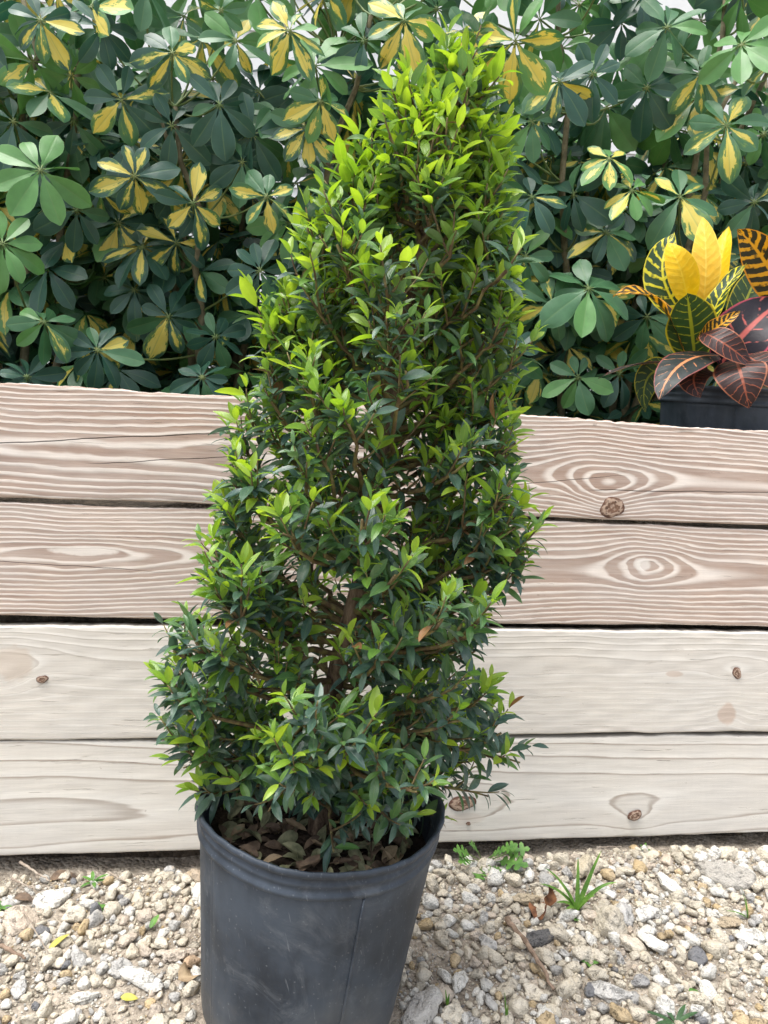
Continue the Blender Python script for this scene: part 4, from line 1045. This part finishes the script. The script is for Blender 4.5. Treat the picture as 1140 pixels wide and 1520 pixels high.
def rosette(px, py, n, L, w, label, mat=M_WEED, up=.5, name='weed', shape=lance, seed=0, droop=.6):
    r = np.random.default_rng(seed); b = ground_px(px, py, .003); e = empty(name, b, label, 'weed')
    for k in range(n):
        a = 2 * math.pi * k / n + r.normal() * .3; d = norm([math.cos(a), math.sin(a), up + r.normal() * .15]); l = L * r.uniform(.7, 1.1)
        g = leafgrid(l, w, shape, droop, .2, 7, 2, .03, k); o = obj('leaf', mesh('leaf', g[0], g[1], mat, g[2]), e, Matrix(frame(d, np.array([0, 0, 1.0]), b).tolist()))
def lobed(t):
    return max((math.sin(math.pi * t ** .9) ** .8 if 0 < t < 1 else 0) * (.55 + .45 * abs(math.sin(t * 3.1 * math.pi + .6))), .05)
def lobed_leaf(L, W, seed):
    """a pinnately lobed blade: five rounded lobes along a rib"""
    V = [(0, 0, 0)]; r = np.random.default_rng(seed); outl = []
    lob = [(.18, .55), (.42, .85), (.68, .8)]
    for sgn in (1, -1):
        seq = [(.0, .05)]
        for c, wd in lob: seq += [(c - .085, .18), (c - .06, wd * .8), (c + .03, wd), (c + .10, wd * .72), (c + .115, .2)]
        seq += [(.84, .25), (.93, .30), (1.0, .0)]
        outl.append([(sgn * w * W / 2 * (1 + r.normal() * .06), t * L, -.25 * t * t * L + .06 * w * W) for t, w in seq])
    a, b = outl; n = len(a); V = []; F = []
    for i in range(n): V += [a[i], (0, a[i][1] * .5 + b[i][1] * .5, -.25 * (a[i][1] / L) ** 2 * L), b[i]]
    for i in range(n - 1): F += [[3 * i, 3 * i + 1, 3 * i + 4, 3 * i + 3], [3 * i + 1, 3 * i + 2, 3 * i + 5, 3 * i + 4]]
    return np.array(V), np.array(F)
b = ground_px(718, 1272, .004); e = empty('weed', b, 'green weed with lobed leaves growing at the foot of the wall', 'weed')
for k, (tx, ty, zt, L) in enumerate([(686, 1262, .03, .036), (712, 1296, .010, .036), (764, 1278, .018, .05), (740, 1262, .03, .034), (705, 1255, .035, .03), (770, 1260, .03, .04), (735, 1290, .012, .03), (756, 1256, .035, .032), (690, 1276, .02, .03)]):
    t = on_z(tx, ty, zt); d = norm(t - b); st = b + d * max(np.linalg.norm(t - b) - L * .6, .004); V, F = lobed_leaf(L, L * .85, k)
    o = obj('leaf', mesh('leaf', V, F, M_WEED), e, Matrix(frame(d, np.array([rng.normal() * .2, -.4, 1.0]), st).tolist()))
    obj('stalk', tubes_mesh('stalk', [(np.array([b, (b + st) / 2, st]) - b, .0009)], M_PETIOLE, 5), e, Matrix.Translation(Vector(b)))
rosette(138, 1304, 6, .026, .006, 'small weed with narrow leaves sprouting at the wall foot beside the white slab', seed=2, up=.5)
rosette(144, 1350, 5, .018, .009, 'little round leaved seedling in the pebbles left of the pot', seed=3, up=.35, shape=ovate)
rosette(0, 1345, 4, .026, .010, 'flat green weed beside the pinkish beige stone', seed=4, up=.25)
rosette(958, 1255, 6, .02, .005, 'small bushy green sprout under the bottom plank beside the tan rocks', seed=5, up=.8)
rosette(1003, 1520, 7, .042, .006, 'low dark green weed with long narrow leaves on the gravel', M_WEEDD, seed=6, up=.35)
rosette(875, 1428, 4, .014, .007, 'faded green seedling beside the ribbed block of stone', seed=7, up=.5)
rosette(856, 1364, 3, .008, .006, 'tiny two leaved seedling at the foot of the grass tuft', seed=8, up=.4, shape=ovate)
def lying_leaf(px, py, L, W, ang, mat, label, bend, fold, wav, lift=.012, name='dead_leaf', tw=.4, tilt=.2):
    p = ground_px(px, py, lift); g = leafgrid(L, W, ovate, bend, fold, 9, 3, wav, px, tw); g0 = g[0] - [0, L / 2, 0]
    return tag(obj(name, mesh(name, g0, g[1], mat, g[2]), None, Matrix(frame(np.array([math.cos(ang), math.sin(ang), tilt]), np.array([0, -.3, 1.0]), p).tolist())), label, 'leaf')
lying_leaf(800, 1356, .040, .030, 1.1, M_RUST, 'crumpled rusty brown dead leaf beside the grass tuft', 1.6, .7, .16, .014, tw=.9, tilt=.6)
lying_leaf(812, 1345, .030, .020, 1.5, M_RUST, 'curled upright brown leaf scrap on the crumpled dead leaf', -1.1, .6, .12, .020, tw=-.8, tilt=.9)
lying_leaf(192, 1480, .022, .010, .1, M_YFALL, 'small yellow green fallen leaf on bare soil', .4, .2, .0, .006, 'fallen_leaf', .1, 0)
lying_leaf(87, 1402, .032, .009, .9, M_YFALL, 'narrow olive fallen leaf standing among the pebbles', .7, .4, .02, .012, 'fallen_leaf', .3, .5)
lying_leaf(283, 1452, .036, .028, .6, M_DRYT, 'curled tan dead leaf against the foot of the pot', 2.2, .5, .12, .016, tw=.5, tilt=.3)
lying_leaf(229, 1376, .022, .009, 1.2, M_WEED, 'fresh green fallen leaf beside the flat white shard', .4, .3, .0, .012, 'fallen_leaf', .2, .6)
lying_leaf(35, 1335, .034, .014, -.2, M_DRYB, 'dark brown dead leaf beside the smooth white slab', .7, .5, .05, .008)
lying_leaf(1030, 1476, .016, .012, .4, M_WEED, 'dark green leaf scrap on bare soil in the cream gravel', .5, .2, .02, .008, 'fallen_leaf')
lying_leaf(95, 1288, .045, .02, .1, M_DRYB, 'brown leaf scrap in the shade under the bottom plank', .8, .5, .06, .008)
def stick(name, pxs, r, mat, label, zs_=None, flat=1.0):
    P = np.array([ground_px(a, b, .006 + r) for a, b in pxs]); 
    if zs_: P[:, 2] += zs_
    t = np.linspace(0, 1, len(P)); tt = np.linspace(0, 1, 14); C = np.stack([np.interp(tt, t, P[:, k]) for k in range(3)], 1)
    C[1:-1] += rng.normal(size=(12, 3)) * r * .25
    me = tubes_mesh(name, [(C - P[0], r * (1 - .45 * tt) * (1 + .12 * rng.normal(size=14)))], mat, 7)
    return tag(obj(name, me, None, Matrix.Translation(Vector(P[0]))), label, 'stick')
stick('stick', [(752, 1372), (785, 1415), (822, 1475)], .0044, M_STICK, 'flat brown stick lying across the gravel beside the grey cylinder stone', (.004, .006, .002))
stick('twig', [(30, 1276), (55, 1298), (74, 1312)], .0022, M_TWIGDRY, 'dry twig slanting from the wall foot to the white slab', (.012, .008, .006))
stick('twig', [(18, 1308), (48, 1326)], .0018, M_TWIGDRY, 'short dry twig beside the dark brown dead leaf', (.004, .004))
stick('twig', [(160, 1290), (190, 1312)], .0015, M_TWIGDRY, 'thin pale twig under the bottom plank near the seedlings', (.006, .003))
stick('twig', [(2, 1412), (38, 1430)], .003, M_STICK, 'thick broken brown twig lying in the gravel below the pinkish stone', (.004, .003))
stick('twig', [(34, 1368), (52, 1396), (72, 1425)], .0012, M_TWIGDRY, 'fine dry twig crossing the pebbles below the pinkish stone', (.016, .012, .01))
stick('twig', [(885, 1262), (922, 1263)], .0009, M_TWIGDRY, 'thin pale stem lying under the bottom plank behind the grass tuft', (.012, .010))
